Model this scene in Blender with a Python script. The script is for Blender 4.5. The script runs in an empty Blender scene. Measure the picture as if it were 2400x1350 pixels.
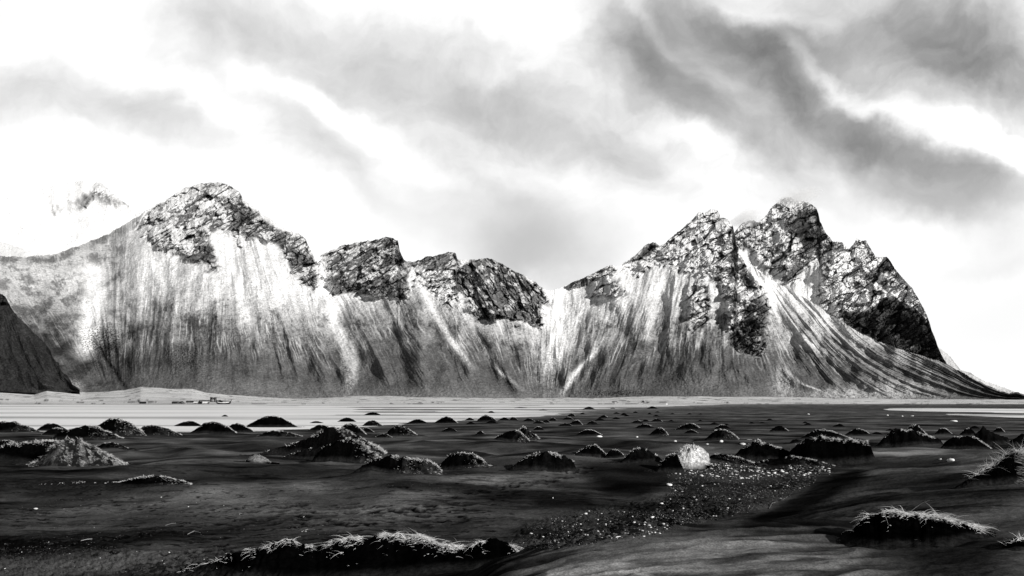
import bpy, math, random
import numpy as np
R = math.radians
rng = np.random.default_rng(7)
random.seed(7)
F32 = np.float32

# ------------------------------------------------------------------ camera, sky, sun, exposure
HZ = 938.0          # row of the horizon in the 2400 x 1350 photograph
CAMZ = 4.0          # eye height above the tidal flat
FP = 2000.0         # focal length in photograph pixels
SUN_AZ, SUN_EL = 132.0, 20.0     # degrees to the right of the view, above the horizon
sc = bpy.context.scene
cam = bpy.data.cameras.new("camera")
camo = bpy.data.objects.new("camera", cam)
sc.collection.objects.link(camo)
cam.sensor_width = 36.0
cam.lens = 36.0 * FP / 2400.0
cam.shift_y = (HZ - 675.0) / 2400.0
cam.clip_start, cam.clip_end = 0.5, 90000.0
camo.location = (0, 0, CAMZ)
camo.rotation_euler = (R(90), 0, 0)
sc.camera = camo
sc.render.resolution_x, sc.render.resolution_y = 1024, 576
sc.view_settings.view_transform = 'Standard'
sc.view_settings.look = 'None'
sc.view_settings.gamma = 1.0
sc.view_settings.use_curve_mapping = False
sc.view_settings.exposure = 0.06
sc.cycles.max_bounces = 8
sc.cycles.diffuse_bounces = 2
sc.cycles.glossy_bounces = 2
sc.cycles.transmission_bounces = 3
sc.cycles.volume_bounces = 6
sc.cycles.volume_step_rate = 2.0
sc.cycles.volume_max_steps = 128

sun = bpy.data.lights.new("sun", 'SUN')
sun.energy = 5.0
sun.angle = R(0.5)
sun.color = (1.0, 0.985, 0.965)
suno = bpy.data.objects.new("sun", sun)
sc.collection.objects.link(suno)
az, el = R(SUN_AZ), R(SUN_EL)
from mathutils import Vector
sdir = Vector((math.sin(az) * math.cos(el), math.cos(az) * math.cos(el), math.sin(el)))
suno.rotation_euler = sdir.to_track_quat('Z', 'Y').to_euler()

w = bpy.data.worlds.new("World")
sc.world = w
w.use_nodes = True
nt = w.node_tree
nt.nodes.clear()


class NB:
    """a few node shortcuts"""
    def __init__(s, nt): s.nt = nt
    def n(s, t, **k):
        o = s.nt.nodes.new(t)
        for a, b in k.items(): setattr(o, a, b)
        return o
    def set(s, sock, v):
        if isinstance(v, bpy.types.NodeSocket): s.nt.links.new(v, sock)
        else: sock.default_value = v
    def math(s, op, a, b=0.0, c=None, clamp=False):
        o = s.n('ShaderNodeMath', operation=op, use_clamp=clamp)
        s.set(o.inputs[0], a); s.set(o.inputs[1], b)
        if c is not None: s.set(o.inputs[2], c)
        return o.outputs[0]
    def vmath(s, op, a, b=(0, 0, 0)):
        o = s.n('ShaderNodeVectorMath', operation=op)
        s.set(o.inputs[0], a)
        if op == 'SCALE': s.set(o.inputs['Scale'], b)
        else: s.set(o.inputs[1], b)
        return o.outputs[0]
    def ramp(s, v, a, b, lo=0.0, hi=1.0, smooth=True):
        o = s.n('ShaderNodeMapRange', interpolation_type='SMOOTHSTEP' if smooth else 'LINEAR')
        s.set(o.inputs[0], v); s.set(o.inputs[1], a); s.set(o.inputs[2], b); s.set(o.inputs[3], lo); s.set(o.inputs[4], hi)
        return o.outputs[0]
    def noise(s, vec, scale, detail=4, rough=0.55, dist=0.0):
        o = s.n('ShaderNodeTexNoise')
        s.set(o.inputs['Vector'], vec); o.inputs['Scale'].default_value = scale
        o.inputs['Detail'].default_value = detail; o.inputs['Roughness'].default_value = rough
        o.inputs['Distortion'].default_value = dist
        return o.outputs['Fac']


b = NB(nt)
tc = b.n('ShaderNodeTexCoord').outputs['Generated']
sep = b.n('ShaderNodeSeparateXYZ'); nt.links.new(tc, sep.inputs[0])
dx, dy, dz = sep.outputs
dyc = b.math('MAXIMUM', dy, 0.12)
px = b.math('DIVIDE', dx, dyc); pz = b.math('DIVIDE', dz, dyc)
cmb = b.n('ShaderNodeCombineXYZ'); nt.links.new(px, cmb.inputs[0]); nt.links.new(pz, cmb.inputs[1])
P0 = cmb.outputs[0]
# bend the cloud field with noise
wn = b.n('ShaderNodeTexNoise'); nt.links.new(P0, wn.inputs['Vector'])
wn.inputs['Scale'].default_value = 5.0; wn.inputs['Detail'].default_value = 6; wn.inputs['Roughness'].default_value = 0.55
wv = b.vmath('SUBTRACT', wn.outputs['Color'], (0.5, 0.5, 0.5))
wn2 = b.n('ShaderNodeTexNoise'); nt.links.new(P0, wn2.inputs['Vector'])
wn2.inputs['Scale'].default_value = 2.0; wn2.inputs['Detail'].default_value = 3
wv2 = b.vmath('SUBTRACT', wn2.outputs['Color'], (0.5, 0.5, 0.5))
P1 = b.vmath('ADD', b.vmath('ADD', P0, b.vmath('MULTIPLY', wv, (0.17, 0.17, 0.0))), b.vmath('MULTIPLY', wv2, (0.10, 0.06, 0.0)))
# cloud banks: u, v, half length, half width, tilt (deg, down to the right), depth of grey
BANKS = [
 (900, 190, 420, 150, 14, .19), (1130, 240, 260, 110, 20, .13), (1330, 290, 240, 120, 10, .10), (760, 395, 230, 62, 36, .17),
 (1080, 420, 340, 70, 22, .09), (1210, 560, 320, 130, 8, .26), (1240, 610, 170, 70, 6, .10), (480, 90, 150, 120, 60, .16),
 (620, 60, 260, 90, 10, .12), (240, 230, 280, 120, 15, .17), (40, 190, 150, 100, 0, .09), (430, 300, 200, 60, 38, .10),
 (1460, 90, 230, 105, 48, .24), (1640, 240, 330, 110, 47, .20), (1640, 300, 110, 40, 40, .10), (1700, 60, 260, 90, 20, .22), (1890, 190, 330, 115, 32, .24),
 (2070, 350, 420, 95, 33, .29), (2290, 420, 260, 45, 22, .24), (2100, 60, 420, 130, 12, .29), (2330, 190, 230, 110, 20, .30), (1800, 330, 260, 70, 40, .14),
 (2200, 480, 230, 55, 10, .14), (2250, 330, 140, 60, 20, .05), (1450, 400, 240, 60, 25, .10), (2290, 610, 210, 22, 0, .05),
 (1560, 170, 200, 60, 48, .14), (1950, 150, 800, 330, 12, .17), (2350, 720, 420, 160, 0, .08), (1000, 250, 700, 260, 14, .07), (1150, 100, 260, 60, 8, .04),
]
LIGHTS = [
 (270, 110, 250, 55, 36, .11), (535, 120, 90, 40, 55, .09), (800, 300, 330, 42, 29, .22), (1250, 40, 260, 85, 0, .20),
 (1990, 180, 260, 26, 38, .24), (2120, 250, 120, 30, 40, .14), (2340, 350, 200, 48, 22, .40), (1600, 320, 160, 40, 25, .16), (520, 250, 160, 40, 40, .14),
 (1500, 20, 200, 20, 50, .12), (1800, 10, 160, 26, 10, .14),
]
acc = None
for lst, sg in ((BANKS, 1.0), (LIGHTS, -1.0)):
    for (u, v, a, c, t, amp) in lst:
        m = b.n('ShaderNodeMapping', vector_type='TEXTURE')
        nt.links.new(P1, m.inputs['Vector'])
        m.inputs['Location'].default_value = ((u - 1200) / FP, (HZ - v) / FP, 0)
        m.inputs['Rotation'].default_value = (0, 0, -R(t))
        m.inputs['Scale'].default_value = (a * 1.35 / FP, c * 1.45 / FP, 1)
        g = b.n('ShaderNodeTexGradient', gradient_type='SPHERICAL'); nt.links.new(m.outputs[0], g.inputs[0])
        s_ = b.ramp(g.outputs['Fac'], 0.0, 1.0)
        acc = b.math('MULTIPLY', s_, amp * sg * 0.80) if acc is None else b.math('MULTIPLY_ADD', s_, amp * sg * 0.80, acc)
# streaky billows along the drift of the clouds
mp = b.n('ShaderNodeMapping', vector_type='POINT'); nt.links.new(P1, mp.inputs['Vector'])
mp.inputs['Rotation'].default_value = (0, 0, R(33)); mp.inputs['Scale'].default_value = (1.0, 2.4, 1)
n1 = b.noise(mp.outputs[0], 3.6, 7, .55, 0.3)
n2 = b.noise(P1, 11.0, 6, .6, 0.2)
bil = b.math('ADD', b.math('MULTIPLY', b.math('SUBTRACT', n1, .5), 1.3), b.math('MULTIPLY', b.math('SUBTRACT', n2, .5), .95))
side = b.ramp(px, -.45, .5, .6, 1.0)
top = b.ramp(pz, .17, .30)
bil = b.math('MULTIPLY', b.math('MULTIPLY', bil, top), side)
grey = b.math('SUBTRACT', 1.03, b.math('MAXIMUM', acc, -0.02))       # as seen (display value)
grey = b.math('SUBTRACT', grey, b.math('MULTIPLY', bil, 0.42))
grey = b.math('MAXIMUM', b.math('MINIMUM', grey, 1.12), 0.3)
lin = b.math('POWER', grey, 2.2)
# unseen overcast overhead and behind the camera, darkened to cut ambient light
n3 = b.noise(tc, 2.2, 5, .6)
thick = b.math('MULTIPLY', b.math('MULTIPLY_ADD', n3, 0.5, 0.75), b.ramp(dz, .12, .60, .50, .05))  # level of the unseen overcast, darkened to cut ambient light
over = b.ramp(pz, .49, .66)
back = b.ramp(dy, .50, .15)
wide = b.ramp(b.math('ABSOLUTE', px), .72, 1.2)
out = b.math('MAXIMUM', b.math('MAXIMUM', over, back), wide)
mixv = b.n('ShaderNodeMix', data_type='FLOAT')
nt.links.new(out, mixv.inputs[0]); nt.links.new(lin, mixv.inputs[2]); nt.links.new(thick, mixv.inputs[3])
# the clear sky above the clouds
sky = b.n('ShaderNodeTexSky', sky_type='NISHITA'); sky.sun_disc = False
sky.sun_elevation = el; sky.sun_rotation = az
bw = b.n('ShaderNodeRGBToBW'); nt.links.new(sky.outputs[0], bw.inputs[0])
tot = b.math('MULTIPLY_ADD', bw.outputs[0], 0.004, mixv.outputs[0])
cc = b.n('ShaderNodeCombineColor')
for i in range(3): nt.links.new(tot, cc.inputs[i])
bg = b.n('ShaderNodeBackground'); nt.links.new(cc.outputs[0], bg.inputs[0]); bg.inputs[1].default_value = 1.0
wo = b.n('ShaderNodeOutputWorld'); nt.links.new(bg.outputs[0], wo.inputs[0])

# ------------------------------------------------------------------ helpers
_p = rng.permutation(256).astype(np.int32); _p = np.concatenate([_p, _p])
_ga = rng.random(256) * 2 * np.pi
_gx, _gy = np.cos(_ga).astype(F32), np.sin(_ga).astype(F32)


def perlin(x, y, seed=0):
    x = np.asarray(x, F32) + F32(seed * 17.31); y = np.asarray(y, F32) + F32(seed * 9.77)
    xi, yi = np.floor(x), np.floor(y)
    xf, yf = x - xi, y - yi
    xi = xi.astype(np.int64) & 255; yi = yi.astype(np.int64) & 255
    u = xf * xf * xf * (xf * (xf * 6 - 15) + 10); v = yf * yf * yf * (yf * (yf * 6 - 15) + 10)
    def g(ix, iy, fx, fy):
        h = _p[_p[ix & 255] + (iy & 255)]
        return _gx[h] * fx + _gy[h] * fy
    a = g(xi, yi, xf, yf); b_ = g(xi + 1, yi, xf - 1, yf)
    c = g(xi, yi + 1, xf, yf - 1); d = g(xi + 1, yi + 1, xf - 1, yf - 1)
    return ((a + (b_ - a) * u) * (1 - v) + (c + (d - c) * u) * v) * F32(1.5)


def fbm(x, y, octv=5, gain=.5, seed=0, lac=2.03):
    r, a = 0, 1.0
    for i in range(octv):
        r = r + a * perlin(x * lac ** i, y * lac ** i, seed + i * 3.7); a *= gain
    return r


def ridged(x, y, octv=5, gain=.5, seed=0, lac=2.07):
    r, a = 0, 1.0
    for i in range(octv):
        r = r + a * (1 - 2 * np.abs(perlin(x * lac ** i, y * lac ** i, seed + i * 5.1))); a *= gain
    return r


def facets(x, y, seed=0):
    """broken planes: each cell of a scattered point set has its own tilt; returns height and the distance to the cell's middle"""
    x = np.asarray(x, F32); y = np.asarray(y, F32)
    xi, yi = np.floor(x).astype(np.int64), np.floor(y).astype(np.int64)
    best = np.full(x.shape, 9., F32); sec = best.copy(); hh = np.zeros(x.shape, F32)
    for ox in (-1, 0, 1):
        for oy in (-1, 0, 1):
            cx, cy = xi + ox, yi + oy
            h = _p[_p[(cx + seed * 13) & 255] + (cy & 255)]
            h2 = _p[h + 7]; h3 = _p[h + 91]
            ddx = x - (cx + h / 255.); ddy = y - (cy + h2 / 255.)
            d2 = ddx * ddx + ddy * ddy
            k = d2 < best
            sec = np.where(k, best, np.minimum(sec, d2)); best = np.where(k, d2, best)
            hh = np.where(k, _gx[h3] * ddx * 1.1 + _gy[h3] * ddy * 1.1 + (h3 / 255. - .5) * .8, hh)
    return hh, np.sqrt(sec) - np.sqrt(best)


def smooth(x, a=0.0, b=1.0):
    t = np.clip((x - a) / (b - a), 0, 1)
    return t * t * (3 - 2 * t)


def inpoly(x, y, poly):
    r = np.zeros(x.shape, bool)
    n = len(poly)
    for i in range(n):
        x0, y0 = poly[i]; x1, y1 = poly[(i + 1) % n]
        if y0 == y1: continue
        c = ((y0 > y) != (y1 > y)) & (x < (x1 - x0) * (y - y0) / (y1 - y0) + x0)
        r ^= c
    return r


def blur(m, k):
    for ax in (0, 1):
        for _ in range(2):
            c = np.cumsum(np.concatenate([np.repeat(np.take(m, [0], ax), k + 1, ax), m, np.repeat(np.take(m, [-1], ax), k, ax)], ax), ax, dtype=np.float64)
            n = m.shape[ax]
            m = (np.take(c, range(2 * k + 1, 2 * k + 1 + n), ax) - np.take(c, range(0, n), ax)) / (2 * k + 1)
    return m


def ip(x, pts):
    a = np.array(pts, float)
    return np.interp(x, a[:, 0], a[:, 1])


def tag(o, label=None, cat=None, group=None, kind=None):
    if label: o['label'] = label
    if cat: o['category'] = cat
    if group: o['group'] = group
    if kind: o['kind'] = kind
    return o


def link(name, me, mat=None, parent=None, sm=True):
    if mat: me.materials.append(mat)
    if sm and len(me.polygons): me.polygons.foreach_set('use_smooth', np.ones(len(me.polygons), bool))
    o = bpy.data.objects.new(name, me)
    sc.collection.objects.link(o)
    if parent: o.parent = parent
    return o


def mesh_arrays(name, V, Q, alb=None, extra=None):
    """V (n,3), Q (m,k) faces of k corners"""
    me = bpy.data.meshes.new(name)
    V = np.ascontiguousarray(V, F32); Q = np.ascontiguousarray(Q, np.int32)
    me.vertices.add(len(V)); me.vertices.foreach_set('co', V.ravel())
    m, k = Q.shape
    me.loops.add(m * k); me.loops.foreach_set('vertex_index', Q.ravel())
    me.polygons.add(m)
    me.polygons.foreach_set('loop_start', np.arange(0, m * k, k, dtype=np.int32))
    me.polygons.foreach_set('loop_total', np.full(m, k, np.int32))
    for nm, arr in (('alb', alb),) + tuple((extra or {}).items()):
        if arr is not None:
            at = me.attributes.new(nm, 'FLOAT', 'POINT'); at.data.foreach_set('value', np.ascontiguousarray(arr, F32).ravel())
    me.update(calc_edges=True)
    return me


def gridmesh(name, X, Y, Z, alb=None, extra=None, flip=False):
    nr, nc = X.shape
    V = np.stack([X.ravel(), Y.ravel(), Z.ravel()], 1)
    i = np.arange(nr * nc, dtype=np.int32).reshape(nr, nc)
    Q = np.stack([i[:-1, :-1], i[:-1, 1:], i[1:, 1:], i[1:, :-1]], -1).reshape(-1, 4)
    if flip: Q = Q[:, ::-1]
    return mesh_arrays(name, V, Q, None if alb is None else alb.ravel(), {k: v.ravel() for k, v in (extra or {}).items()})


def attr_mat(name, spec=0.1, rough=0.9, bump=None, nz=(), translucent=0.0):
    """grey material whose base colour is the mesh's own 'alb' value; nz: list of (scale, amount, detail) of colour mottling in metres,
    bump: list of (scale, distance)"""
    m = bpy.data.materials.new(name); m.use_nodes = True
    t = m.node_tree; t.nodes.clear(); q = NB(t)
    at = q.n('ShaderNodeAttribute'); at.attribute_name = 'alb'
    val = at.outputs['Fac']
    geo = q.n('ShaderNodeNewGeometry').outputs['Position']
    for (scale, amt, det) in nz:
        f = q.noise(geo, scale, det, .65)
        f = q.ramp(f, .30, .70, 1 - amt, 1 + amt, False)
        val = q.math('MULTIPLY', val, f)
    val = q.math('MINIMUM', val, .92)
    c = q.n('ShaderNodeCombineColor')
    for i in range(3): t.links.new(val, c.inputs[i])
    p = q.n('ShaderNodeBsdfPrincipled')
    t.links.new(c.outputs[0], p.inputs['Base Color'])
    p.inputs['Roughness'].default_value = rough
    p.inputs['Specular IOR Level'].default_value = spec
    last = None
    for (scale, dist, det) in (bump or ()):
        f = q.noise(geo, scale, det, .6)
        bn = q.n('ShaderNodeBump'); bn.inputs['Strength'].default_value = 1.0; bn.inputs['Distance'].default_value = dist
        t.links.new(f, bn.inputs['Height'])
        if last is not None: t.links.new(last, bn.inputs['Normal'])
        last = bn.outputs[0]
    if last is not None: t.links.new(last, p.inputs['Normal'])
    out = q.n('ShaderNodeOutputMaterial')
    if translucent > 0:
        tr = q.n('ShaderNodeBsdfTranslucent'); t.links.new(c.outputs[0], tr.inputs[0])
        mx = q.n('ShaderNodeMixShader'); mx.inputs[0].default_value = translucent
        t.links.new(p.outputs[0], mx.inputs[1]); t.links.new(tr.outputs[0], mx.inputs[2]); t.links.new(mx.outputs[0], out.inputs[0])
    else:
        t.links.new(p.outputs[0], out.inputs[0])
    return m


M_MTN = attr_mat('snow_dusted_rock', .0, .95, bump=[(.03, 5.0, 6), (.16, 1.6, 5)], nz=[(.22, .38, 4), (.02, .14, 4)])
M_GROUND = attr_mat('black_sand', .0, .8, bump=[(7.0, .012, 5)], nz=[(45.0, .45, 3), (9.0, .35, 5), (.35, .25, 5)])
M_MOUND = attr_mat('shade_dark_turf', .0, .95, bump=[(6.0, .05, 6)], nz=[(9.0, .6, 5)])
M_BLADE = attr_mat('dry_grass', .15, .6, translucent=.4)
M_STONE = attr_mat('beach_stone', .35, .55, nz=[(30.0, .3, 4)])
M_PLAIN = attr_mat('weathered_wood', .1, .8, nz=[(2.0, .35, 5)])


# ------------------------------------------------------------------ mountains
def massif(name, u0, u1, du, nv, sky, foot, Yf, slope, rocks, snowline, flow=None, jag=3.0, base_alb=.10,
           snow_alb=.78, steep=.72, relief=1.0, seed=0, snow_soft=60., back=True, extra_alb=None, rib=1.0, stroke=30.0, white=False):
    """A mountain front laid out column by column in bearing (u) and angle of elevation (py), each point at its own distance: scree at its
    angle of repose, crags steeper, gullies and ribs along the fall lines; rows behind the crest fall away down the far side."""
    us = np.arange(u0, u1 + du, du)
    ys = ip(us, sky)
    jg = jag * (fbm(us / 14., us * 0 + seed, 5, .6, seed) * .9 + np.abs(perlin(us / 5., us * 0 + 3.3, seed)) * -.6) * ip(us, [(u0, 1), (u1, 1)])
    yb = ip(us, foot)
    v = np.linspace(0, 1, nv)[:, None]
    PY = yb[None] + (ys - yb)[None] * v + jg[None] * smooth(v, .90, 1.0)
    U = np.broadcast_to(us[None], PY.shape).copy()
    T = (HZ - PY) / FP
    yf = blur(ip(us, Yf)[None], 0) if len(us) < 300 else np.convolve(np.pad(ip(us, Yf), 60, 'edge'), np.hanning(121) / np.hanning(121).sum(), 'valid')[None]
    yf = yf * np.ones_like(PY)
    zf = CAMZ + T[0:1] * yf
    wu = U + 5 * fbm(U / 17., PY / 17., 4, .6, seed + 11) + 2 * perlin(U / 3.5, PY / 3.5, seed + 2)
    wy = PY + 4 * fbm(U / 15., PY / 15., 4, .6, seed + 23) + 2 * perlin(U / 3.1, PY / 3.3, seed + 5)
    rock = np.zeros_like(PY); rs = np.full_like(PY, .3); dark = np.zeros_like(PY); ang = np.full_like(PY, 28.)
    for (poly, sn, dk, an) in rocks:
        k = inpoly(wu, wy, poly)
        rock[k] = 1; rs[k] = sn; dark[k] = dk; ang[k] = an
    kk = max(1, int(round(2.2 / du)))
    if len(rocks):
        rough = blur(rock, kk * 4) + .42 * fbm(U / 9., PY / 7., 5, .62, seed + 15) * (blur(rock, kk * 9) > .02)
        rock = np.where(rough > .5, 1., 0.)
    rb = blur(rock, kk); rs = blur(rs, kk); dark = blur(dark, kk * 2); ang = blur(ang, kk * 4)
    # distance
    m0 = slope
    Yb = (m0 * yf - zf + CAMZ) / (m0 - np.minimum(T, m0 - .12))
    dY = np.diff(Yb, axis=0, prepend=Yb[0:1])
    gain = dY * steep * blur(rock, kk * 2)
    acc_, off_ = np.zeros(U.shape[1]), np.zeros_like(Yb)
    for r_ in range(Yb.shape[0]):
        acc_ = acc_ * (1 - .02 * (1 - rb[r_])) + gain[r_]
        off_[r_] = acc_
    Y = Yb - 26. * (1 - np.exp(-off_ / 26.))
    Y = blur(Y, max(1, int(1.5 / du)))
    # fall-line coordinate
    if flow is None:
        S = U.copy()
    else:
        fl = np.array(flow, float)      # (u at py 600, u at py 920)
        idx = fl[:, 2]
        S = np.empty_like(U)
        for r in range(PY.shape[0]):
            t = np.clip((PY[r].mean() - 600) / 320., -.55, 1.1)
            S[r] = np.interp(us, fl[:, 0] + (fl[:, 1] - fl[:, 0]) * t, idx)
        S = S + 3 * fbm(U / 60., PY / 60., 3, .5, seed + 31)
    sc_ = 1 - rb
    gul = ridged(S / 34., PY / 260., 4, .55, seed + 41)
    Y = Y - (gul - .6) * 3.4 * rib * sc_ * smooth(np.abs(v - .5) * -1, -.5, -.3)
    Y = Y - (ridged(S / 95., PY / 420., 2, .45, seed + 73) - .5) * 15 * rib * sc_ * smooth(v, 0, .2)
    Y = Y + fbm(U / 90., PY / 120., 3, .5, seed + 71) * 22 * relief * smooth(v, 0, .2)
    Y = Y - fbm(S / 4., PY / 12., 3, .6, seed + 51) * .5 - fbm(U / 5., PY / 4., 4, .6, seed + 53) * .8 * rib * sc_
    # crags: strata turned by ang
    alt = smooth(-ang, 20, 50)
    ca, sa = math.cos(math.radians(32)), math.sin(math.radians(32))
    A = U * ca - (PY) * sa; B = U * sa + PY * ca
    if alt.max() > 0:      # columns leaning the other way in one crag
        pk = alt > .5
        A = np.where(pk, U * math.cos(1.05) + PY * math.sin(1.05), A); B = np.where(pk, (PY * math.cos(1.05) - U * math.sin(1.05)) * 1.1, B)
    rk = ridged(A / 46., B / 22., 6, .56, seed + 61)
    big = ridged(U / 70., PY / 95., 3, .5, seed + 81)
    led = np.abs((B / 9. + 1.4 * fbm(U / 22., PY / 22., 3, .5, seed + 6)) % 1 - .5) * 2
    f0, g0_ = facets(A / 95. + .4 * fbm(U / 40., PY / 40., 2, .5, seed + 3), B / 34., int(seed) + 5)
    f1, g1 = facets(A / 40. + .3 * fbm(U / 20., PY / 20., 2, .5, seed), B / 15., int(seed) + 1)
    f2, g2 = facets(A / 11. + .3 * fbm(U / 8., PY / 8., 2, .5, seed + 1), B / 6.5, int(seed) + 2)
    f3, g3 = facets(A / 4.6, B / 3.0, int(seed) + 3)
    Y = Y - rb * relief * ((rk - .7) * 3.2 + (big - .5) * 12 + (led - .5) * 1.2 + f0 * 24 + f1 * 13 + f2 * 5 + f3 * 1.5)
    crack = np.clip(smooth(.10 - g0_, 0, .08) * .9 + smooth(.13 - g1, 0, .1) * .7 + smooth(.12 - g2, 0, .12) * .35, 0, 1)
    Y = Y + rb * relief * crack * 3
    jl = fbm(A / 4.5, B / 2.6, 3, .6, seed + 91)
    Y = Y - rb * relief * jl * 1.4
    X = (U - 1200.) / FP * Y
    Z = CAMZ + T * Y
    # normals
    def d(a, ax): return np.gradient(a, axis=ax)
    e1 = np.stack([d(X, 1), d(Y, 1), d(Z, 1)], -1); e2 = np.stack([d(X, 0), d(Y, 0), d(Z, 0)], -1)
    N = np.cross(e1, e2); N /= np.linalg.norm(N, axis=-1, keepdims=True) + 1e-9
    N *= np.sign(-N[..., 1:2] + 1e-6) * 1.0
    nz = N[..., 2]; nx = N[..., 0]
    # snow: thin on the scree below the snow line, swept into streaks along the fall lines
    st = fbm(S / (stroke * .35) + .5 * fbm(U / 12., PY / 12., 2, .5, seed), PY / 80., 5, .62, seed + 101) * .62 + .50 * fbm(U / 9., PY / 7., 4, .6, seed + 107) + fbm(S / 2.6, PY / 18., 3, .6, seed + 111) * .45
    sp = fbm(U / 2.4, PY / 2.2, 2, .7, seed + 121)
    patch = fbm(U / 75., PY / 45., 4, .55, seed + 131)
    d_ = (ip(us, snowline)[None] - PY) / snow_soft
    sv = smooth(d_ + st * .85 + patch * .6 + sp * .3, -1.0, 2.0)
    # a thin cover of snow shows the stones through it: grey streaks high on the fans too
    thin = smooth(st * .9 + sp * .45 + patch * .35, -.05, 1.0)
    if white: sv = sv * 0 + 1; thin = thin * 0
    sv = sv * (1 - .48 * thin * smooth(d_, 4.5, .3))
    scree = base_alb * np.clip(1 + .26 * st + .25 * sp + .3 * patch, .35, 2.2)
    scree = scree * (1 + .35 * smooth(v, .14, .0))
    alb = scree + (snow_alb - scree) * np.clip(sv, 0, 1) ** 1.5
    wl = .18 * fbm(U / 26., PY / 26., 3, .5, seed + 161)
    ln = smooth(1 - 2 * np.abs(perlin(S / 11. + wl, PY / 120., seed + 163)), .70, .95) * smooth(perlin(S / 30., PY / 60., seed + 165), -.3, .3)
    dl = smooth(1 - 2 * np.abs(perlin(S / 8. + wl, PY / 100., seed + 167)), .78, .97) * smooth(perlin(S / 26., PY / 50., seed + 169), -.1, .4)
    mid_ = smooth(d_, -1.6, .2)
    if not white:
        alb = alb + (snow_alb - alb) * ln * mid_ * .55
        alb = alb * (1 - .32 * dl * smooth(d_, 3.5, .5) * (1 - ln))
    stones = (sp + .3 * st) > (1.0 - .22 * smooth(PY, 760, 860))
    alb = np.where(stones, alb * .35, alb)
    # snow on the crags: lies on the flatter ledges and plasters the faces turned to the left
    nzs = blur(nz, max(1, int(3 / du))); nxs = blur(nx, max(1, int(3 / du)))
    q = nz * .45 + nzs * .75 - .5 * nxs + .22 * fbm(A / 9., B / 3.5, 4, .6, seed + 141) + .34 * fbm(U / 34., PY / 26., 3, .5, seed + 151) - .25 * crack
    th = 1.12 - .95 * rs
    ks = smooth(q, th - .20, th + .20)
    rck = (.13 * np.clip(1 + .5 * jl + .4 * (led - .5) + .5 * f1, .25, 2.4)) * (1 - .4 * crack) * (1 - .88 * dark)
    ralb = rck + (snow_alb - rck) * np.clip(ks * (1 - .9 * dark), 0, 1)
    alb = alb * (1 - rb) + ralb * rb
    if extra_alb is not None: alb = extra_alb(U, PY, alb, st, sp)
    alb = np.clip(alb, .003, .93)
    if back:
        ks_ = [15, 60, 140, 260, 450, 700]
        xb, yb_, zb, ab = [X], [Y], [Z], [alb]
        for k in ks_:
            Yn = Y[-1:] + k
            xb.append(X[-1:] * (Yn / Y[-1:])); yb_.append(Yn); zb.append(np.maximum(Z[-1:] - k * .75, -5)); ab.append(alb[-1:])
        X, Y, Z, alb = map(np.vstack, (xb, yb_, zb, ab))
    o = link(name, gridmesh(name, X, Y, Z, alb), M_MTN)
    return o


SKY_MAIN = [(-260, 640), (-100, 612), (0, 600), (60, 603), (130, 595), (200, 571), (260, 545), (320, 510), (345, 492), (400, 462), (435, 440), (475, 430), (515, 427), (530, 431),
 (545, 440), (563, 452), (570, 468), (590, 482), (620, 505), (655, 528), (690, 545), (703, 548), (716, 562), (728, 585), (737, 605), (745, 612), (752, 598),
 (775, 588), (800, 577), (830, 570), (860, 566), (890, 560), (905, 555), (922, 558), (933, 565), (937, 590), (946, 608), (955, 614), (985, 610),
 (1000, 601), (1030, 598), (1050, 590), (1068, 593), (1072, 609), (1085, 610), (1110, 609), (1145, 605), (1175, 617), (1200, 633), (1230, 645),
 (1262, 668), (1275, 678), (1290, 682), (1310, 678), (1340, 662), (1370, 650), (1410, 632), (1432, 621), (1445, 626), (1470, 612), (1490, 598),
 (1512, 575), (1532, 566), (1545, 577), (1560, 570), (1575, 556), (1600, 535), (1625, 512), (1637, 497), (1650, 500), (1665, 491), (1682, 494),
 (1690, 510), (1705, 513), (1718, 530), (1724, 560), (1728, 578), (1740, 590), (1752, 612), (1775, 632), (1800, 652), (1830, 668), (1870, 690),
 (1900, 705), (1940, 735), (1965, 750), (2000, 772), (2050, 797), (2100, 815), (2150, 830), (2200, 846), (2235, 862), (2270, 882), (2300, 897),
 (2335, 913), (2365, 922), (2385, 919), (2400, 925), (2450, 931), (2560, 935)]
FOOT = [(-260, 915), (0, 917), (80, 921), (110, 909), (150, 913), (200, 921), (290, 916), (330, 907), (400, 912), (450, 914), (480, 921), (530, 926), (620, 931),
 (700, 936), (800, 931), (850, 928), (1000, 932), (1250, 935), (1330, 933), (1400, 934), (1550, 929), (1800, 931), (1950, 934), (2100, 936), (2400, 937.2), (2560, 937.6)]
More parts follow.
